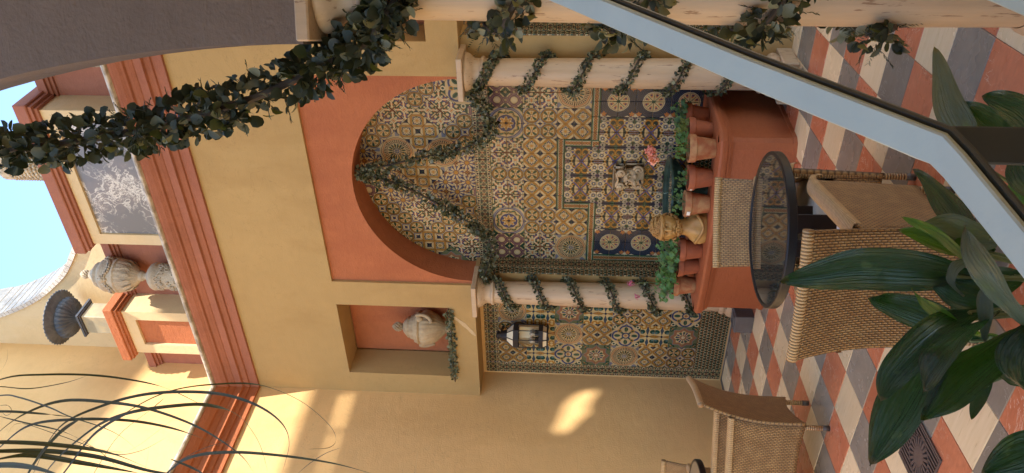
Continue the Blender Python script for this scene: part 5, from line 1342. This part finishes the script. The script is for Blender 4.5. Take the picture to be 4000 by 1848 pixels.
# ------------------------------------------------------------------ aspidistra
asp = thing('aspidistra', 'big glossy broad leaved plant in front, below the bend of the rail', 'plant')
ROOT = at(4420, 1180, 1.9)
def blade(parent, pts, width, mat, twist=0.0, fold=0.22, seed=0, wave=0.02, root=None, nm='leaf'):
    q = random.Random(seed); P = spline(pts, 7); n = len(P) - 1; b = MB(); W = 6; rows = []; uv = []
    v0 = (EYE - P[n // 2]).normalized()
    for i, p in enumerate(P):
        t = i / n; d = (P[min(i + 1, n)] - P[max(i - 1, 0)]).normalized()
        nn = v0 * 0.55 + Vector((0, 0, 0.75)); nn = (nn - d * nn.dot(d)).normalized(); s = d.cross(nn)
        a = twist * (0.4 + t * 0.6); s, nn = s * math.cos(a) + nn * math.sin(a), nn * math.cos(a) - s * math.sin(a)
        w = width * 0.5 * max(0.0, math.sin(PI * min(1, t * 0.94 + 0.055))) ** 0.72 * (1.0 - 0.30 * (t - 0.45)) if t < 1 else 0
        r = []
        for k in range(W + 1):
            x = k / W * 2 - 1; z = abs(x) * fold * w * 1.6 - (abs(x) ** 3) * fold * w * 1.1 + wave * width * math.sin(t * 11 + x * 2.5 + seed) * abs(x)
            r.append(p + s * (x * w) + nn * z)
        rows.append(r)
    vs = [p for r in rows for p in r]; fs = []; uvs = []
    for i in range(n):
        for k in range(W):
            a = i * (W + 1) + k; fs.append((a, a + 1, a + W + 2, a + W + 1)); uvs.append([(k / W, i / n), ((k + 1) / W, i / n), ((k + 1) / W, (i + 1) / n), (k / W, (i + 1) / n)])
    b.add(vs, fs, uvs); o = b.build(nm, mat, parent, True)
    if root is not None:
        m_ = (P[0] + root) / 2 + Vector((0, 0, -0.05)); MB().tube(spline([root, m_, P[0], P[2]], 4), 0.005, 6).build('petiole', M['gera_stem'], parent)
    return o
LV = [  # base ... tip in photograph pixels with distance, width in metres, material, twist
    ([(3790, 1085, 1.98), (3600, 1060, 2.02), (3380, 1050, 2.08), (3200, 1075, 2.14), (3046, 1100, 2.2)], 0.112, 'asp', 0.15),
    ([(3830, 1330, 2.0), (3690, 1262, 2.0), (3560, 1215, 2.03), (3460, 1185, 2.05), (3390, 1163, 2.04)], 0.082, 'asp', -0.7),
    ([(3900, 1320, 1.95), (3800, 1285, 1.93), (3700, 1240, 1.9), (3620, 1185, 1.92), (3560, 1128, 1.95)], 0.06, 'asp_young', 0.7),
    ([(3830, 1215, 1.9), (3690, 1275, 1.86), (3570, 1380, 1.84), (3480, 1480, 1.83), (3440, 1568, 1.84)], 0.088, 'asp', 0.55),
    ([(3900, 1230, 1.84), (3790, 1290, 1.78), (3700, 1370, 1.74), (3640, 1450, 1.74), (3608, 1530, 1.76)], 0.105, 'asp', -0.25),
    ([(3760, 1250, 1.95), (3640, 1400, 1.9), (3560, 1540, 1.86), (3470, 1690, 1.84), (3398, 1820, 1.84)], 0.135, 'asp', 0.2),
    ([(4010, 1300, 1.82), (3890, 1390, 1.8), (3780, 1480, 1.79), (3690, 1570, 1.78), (3600, 1650, 1.78)], 0.13, 'asp', -0.15),
    ([(4080, 1330, 1.72), (3960, 1190, 1.68), (3870, 1080, 1.66), (3800, 980, 1.68), (3770, 880, 1.72)], 0.105, 'asp_grey', 0.5),
    ([(3860, 1090, 1.78), (3850, 1150, 1.76), (3850, 1220, 1.76), (3848, 1280, 1.77), (3847, 1338, 1.78)], 0.036, 'asp_grey', 0.2),
    ([(3850, 1000, 1.9), (3790, 1020, 1.88), (3740, 1050, 1.87), (3725, 1100, 1.87), (3765, 1160, 1.88)], 0.07, 'asp_grey', -0.6),
    ([(3880, 990, 2.0), (3790, 905, 2.05), (3720, 820, 2.1), (3640, 725, 2.15), (3566, 660, 2.2)], 0.092, 'asp', 0.35),
    ([(3830, 640, 2.1), (3770, 520, 2.12), (3715, 420, 2.15), (3680, 300, 2.2), (3651, 183, 2.26)], 0.085, 'asp_grey', -0.25),
    ([(4150, 600, 1.85), (4060, 500, 1.86), (3990, 430, 1.88), (3910, 395, 1.9), (3838, 373, 1.93)], 0.085, 'asp', 0.2),
    ([(4050, 560, 2.05), (3930, 510, 2.07), (3860, 470, 2.1), (3800, 430, 2.12), (3755, 402, 2.15)], 0.07, 'asp', -0.3),
    ([(3820, 1060, 1.98), (3730, 965, 1.98), (3660, 910, 1.99), (3580, 870, 2.0), (3519, 846, 2.02)], 0.04, 'asp_young', 0.5),
    ([(3850, 985, 2.0), (3760, 965, 2.0), (3680, 945, 2.02), (3590, 915, 2.04), (3508, 897, 2.06)], 0.055, 'asp_young', -0.3),
    ([(4120, 950, 1.9), (4050, 860, 1.92), (4000, 790, 1.93), (3970, 730, 1.95), (3953, 668, 1.97)], 0.08, 'asp_young', 0.1),
    ([(4260, 1830, 1.7), (4150, 1785, 1.7), (4030, 1790, 1.72), (3930, 1820, 1.74), (3830, 1862, 1.76)], 0.12, 'asp', 0.1),
    ([(4120, 1250, 1.7), (4030, 1330, 1.69), (3990, 1400, 1.69), (3990, 1470, 1.7), (4030, 1540, 1.72)], 0.1, 'asp', 0.3),
    ([(4030, 1370, 1.86), (3960, 1390, 1.85), (3900, 1372, 1.85), (3840, 1360, 1.86), (3770, 1368, 1.88)], 0.045, 'asp_grey', 0.9),
    ([(3870, 1490, 1.83), (3835, 1540, 1.83), (3810, 1590, 1.84), (3795, 1640, 1.85)], 0.03, 'asp', 0.8),
    ([(3960, 1200, 1.92), (3850, 1170, 1.95), (3760, 1150, 1.98), (3690, 1120, 2.0), (3630, 1090, 2.02)], 0.085, 'asp', -0.6),
    ([(3900, 940, 1.95), (3800, 920, 1.98), (3720, 900, 2.0), (3640, 900, 2.03), (3560, 915, 2.06)], 0.1, 'asp_grey', 0.6),
    ([(4080, 1440, 1.78), (4000, 1450, 1.78), (3930, 1440, 1.79), (3870, 1440, 1.8)], 0.07, 'asp', 0.2),
    ([(4090, 760, 1.85), (4020, 700, 1.88), (3980, 620, 1.9), (3960, 560, 1.92)], 0.09, 'asp', 0.2),
    ([(3990, 1080, 2.02), (3880, 1110, 2.04), (3780, 1180, 2.05), (3720, 1270, 2.05)], 0.09, 'asp', 0.4),
]
for i, (pts, w, mt, tw) in enumerate(LV):
    blade(asp, [at(*p) for p in pts], w, M[mt], tw, 0.3, i, 0.05, ROOT + Vector((R.uniform(-0.06, 0.06), R.uniform(-0.06, 0.06), -0.1)))
rp = Vector((ROOT.x, ROOT.y, 0))
t = thing('planter_pot', 'terracotta tub holding the big leaved plant', 'tub', rp)
MB().lathe([(0, 0), (0.17, 0), (0.23, 0.42), (0.25, 0.43), (0.25, 0.5), (0.22, 0.5), (0.21, 0.44), (0, 0.44)], 36).build('body', M['pot'], t, True)
MB().lathe([(0, 0.47), (0.215, 0.46)], 24).build('soil', M['soil'], t)

# ------------------------------------------------------------------ strap leaved palm at the upper left
pm = thing('ponytail_palm', 'palm with long thin dark strap leaves drooping in front of the sunlit wall', 'palm')
D = 2.5; SC = 0.7766
def a2(x, y, d): return at(x * SC, 924 + y * SC, d)
STR = [([(60, 1500), (170, 1190), (300, 960), (520, 850), (760, 790), (1050, 785), (1250, 830), (1400, 920), (1455, 1030), (1420, 1190)], 17, 2.4),
       ([(140, 1450), (230, 1190), (450, 980), (640, 890), (900, 850), (1060, 850), (1200, 900), (1300, 1030), (1350, 1190)], 19, 2.5),
       ([(-300, 860), (0, 720), (220, 695), (500, 700), (760, 740), (900, 790), (1030, 855)], 11, 2.7),
       ([(-200, 760), (0, 755), (150, 765), (330, 735), (440, 700)], 6, 2.8), ([(-250, 850), (0, 800), (100, 810), (250, 860), (350, 905), (600, 1000), (800, 1190)], 9, 2.6),
       ([(-250, 900), (0, 880), (200, 890), (360, 908)], 13, 2.7), ([(-150, 1150), (0, 980), (150, 880), (330, 825), (560, 835), (760, 870), (1000, 960), (1200, 1090), (1280, 1190)], 17, 2.55),
       ([(-150, 1200), (0, 1060), (150, 950), (380, 920), (640, 925), (850, 960), (1010, 1012), (1160, 1080)], 15, 2.6), ([(-200, 1060), (0, 1035), (300, 1050), (560, 1090), (760, 1170)], 22, 2.5),
       ([(-200, 1090), (0, 1080), (250, 1080), (500, 1110), (760, 1180), (1000, 1210)], 26, 2.45), ([(600, 1420), (840, 1190), (960, 1110), (1150, 1085), (1400, 1100), (1674, 1140), (1900, 1200)], 16, 2.4),
       ([(400, 1050), (660, 870), (850, 780), (1060, 745), (1300, 745), (1500, 820), (1640, 930), (1690, 1010), (1660, 1060), (1545, 1070)], 9, 2.6),
       ([(40, 1400), (170, 1150), (300, 990), (420, 905)], 40, 2.35), ([(160, 1400), (330, 1180), (470, 1000), (620, 900), (700, 880)], 22, 2.45),
       ([(300, 1480), (480, 1180), (600, 1000), (760, 870), (830, 810)], 14, 2.5), ([(-100, 1140), (150, 1100), (420, 1140), (700, 1190)], 30, 2.4), ([(-150, 1180), (0, 1150), (160, 1160), (330, 1210)], 30, 2.4),
       ([(0, 905), (120, 935), (330, 985), (500, 1080), (600, 1170)], 9, 2.65), ([(30, 1000), (100, 940), (300, 1000), (560, 1090), (700, 1080), (840, 1010)], 5, 2.6),
       ([(700, 1300), (745, 1100), (748, 1000)], 3, 2.5), ([(2050, 1290), (2085, 1190), (2095, 1130), (2105, 1040)], 4, 2.4), ([(500, 1070), (640, 1080), (780, 990), (915, 880)], 3, 2.6),
       ([(840, 1180), (900, 1130), (1040, 1060), (1230, 1010)], 4, 2.6), ([(0, 850), (40, 850), (60, 880), (30, 900), (0, 870)], 4, 2.7), ([(-60, 720), (0, 680), (35, 620), (38, 560)], 3, 2.7),
       ([(1500, 1190), (1560, 1140), (1640, 1090), (1720, 1060)], 4, 2.5), ([(860, 1120), (1000, 1180), (1180, 1300)], 12, 2.45)]
for i, (pts, wp, d) in enumerate(STR):
    P = [a2(x, y, d + 0.12 * math.sin(i * 2.1 + k * 0.6)) for k, (x, y) in enumerate(pts)]
    blade(pm, P, wp * SC * 0.95 * d / FPX, M['palm'], 0.3 * math.sin(i), 0.35, i, 0.0)
cr = a2(-150, 1560, 2.5)
MB().tube(spline([(cr.x, cr.y, 0.4), (cr.x + 0.03, cr.y, 1.6), (cr.x, cr.y + 0.02, 2.6), tuple(cr)], 5), [0.11 - 0.07 * k / 15 for k in range(16)], 12).build('trunk', M['twig'], pm, True)
t = thing('palm_tub', 'clay tub at the foot of the palm outside the left picture edge', 'tub', (cr.x, cr.y, 0))
MB().lathe([(0, 0), (0.18, 0), (0.25, 0.42), (0.27, 0.44), (0.27, 0.5), (0.24, 0.5), (0.22, 0.44), (0, 0.44)], 32).build('body', M['pot'], t, True)

# ------------------------------------------------------------------ keep the file tidy
for o in list(bpy.data.objects):
    if o.type == 'MESH' and o.data.users == 1 and o.data.name != o.name: o.data.name = o.name
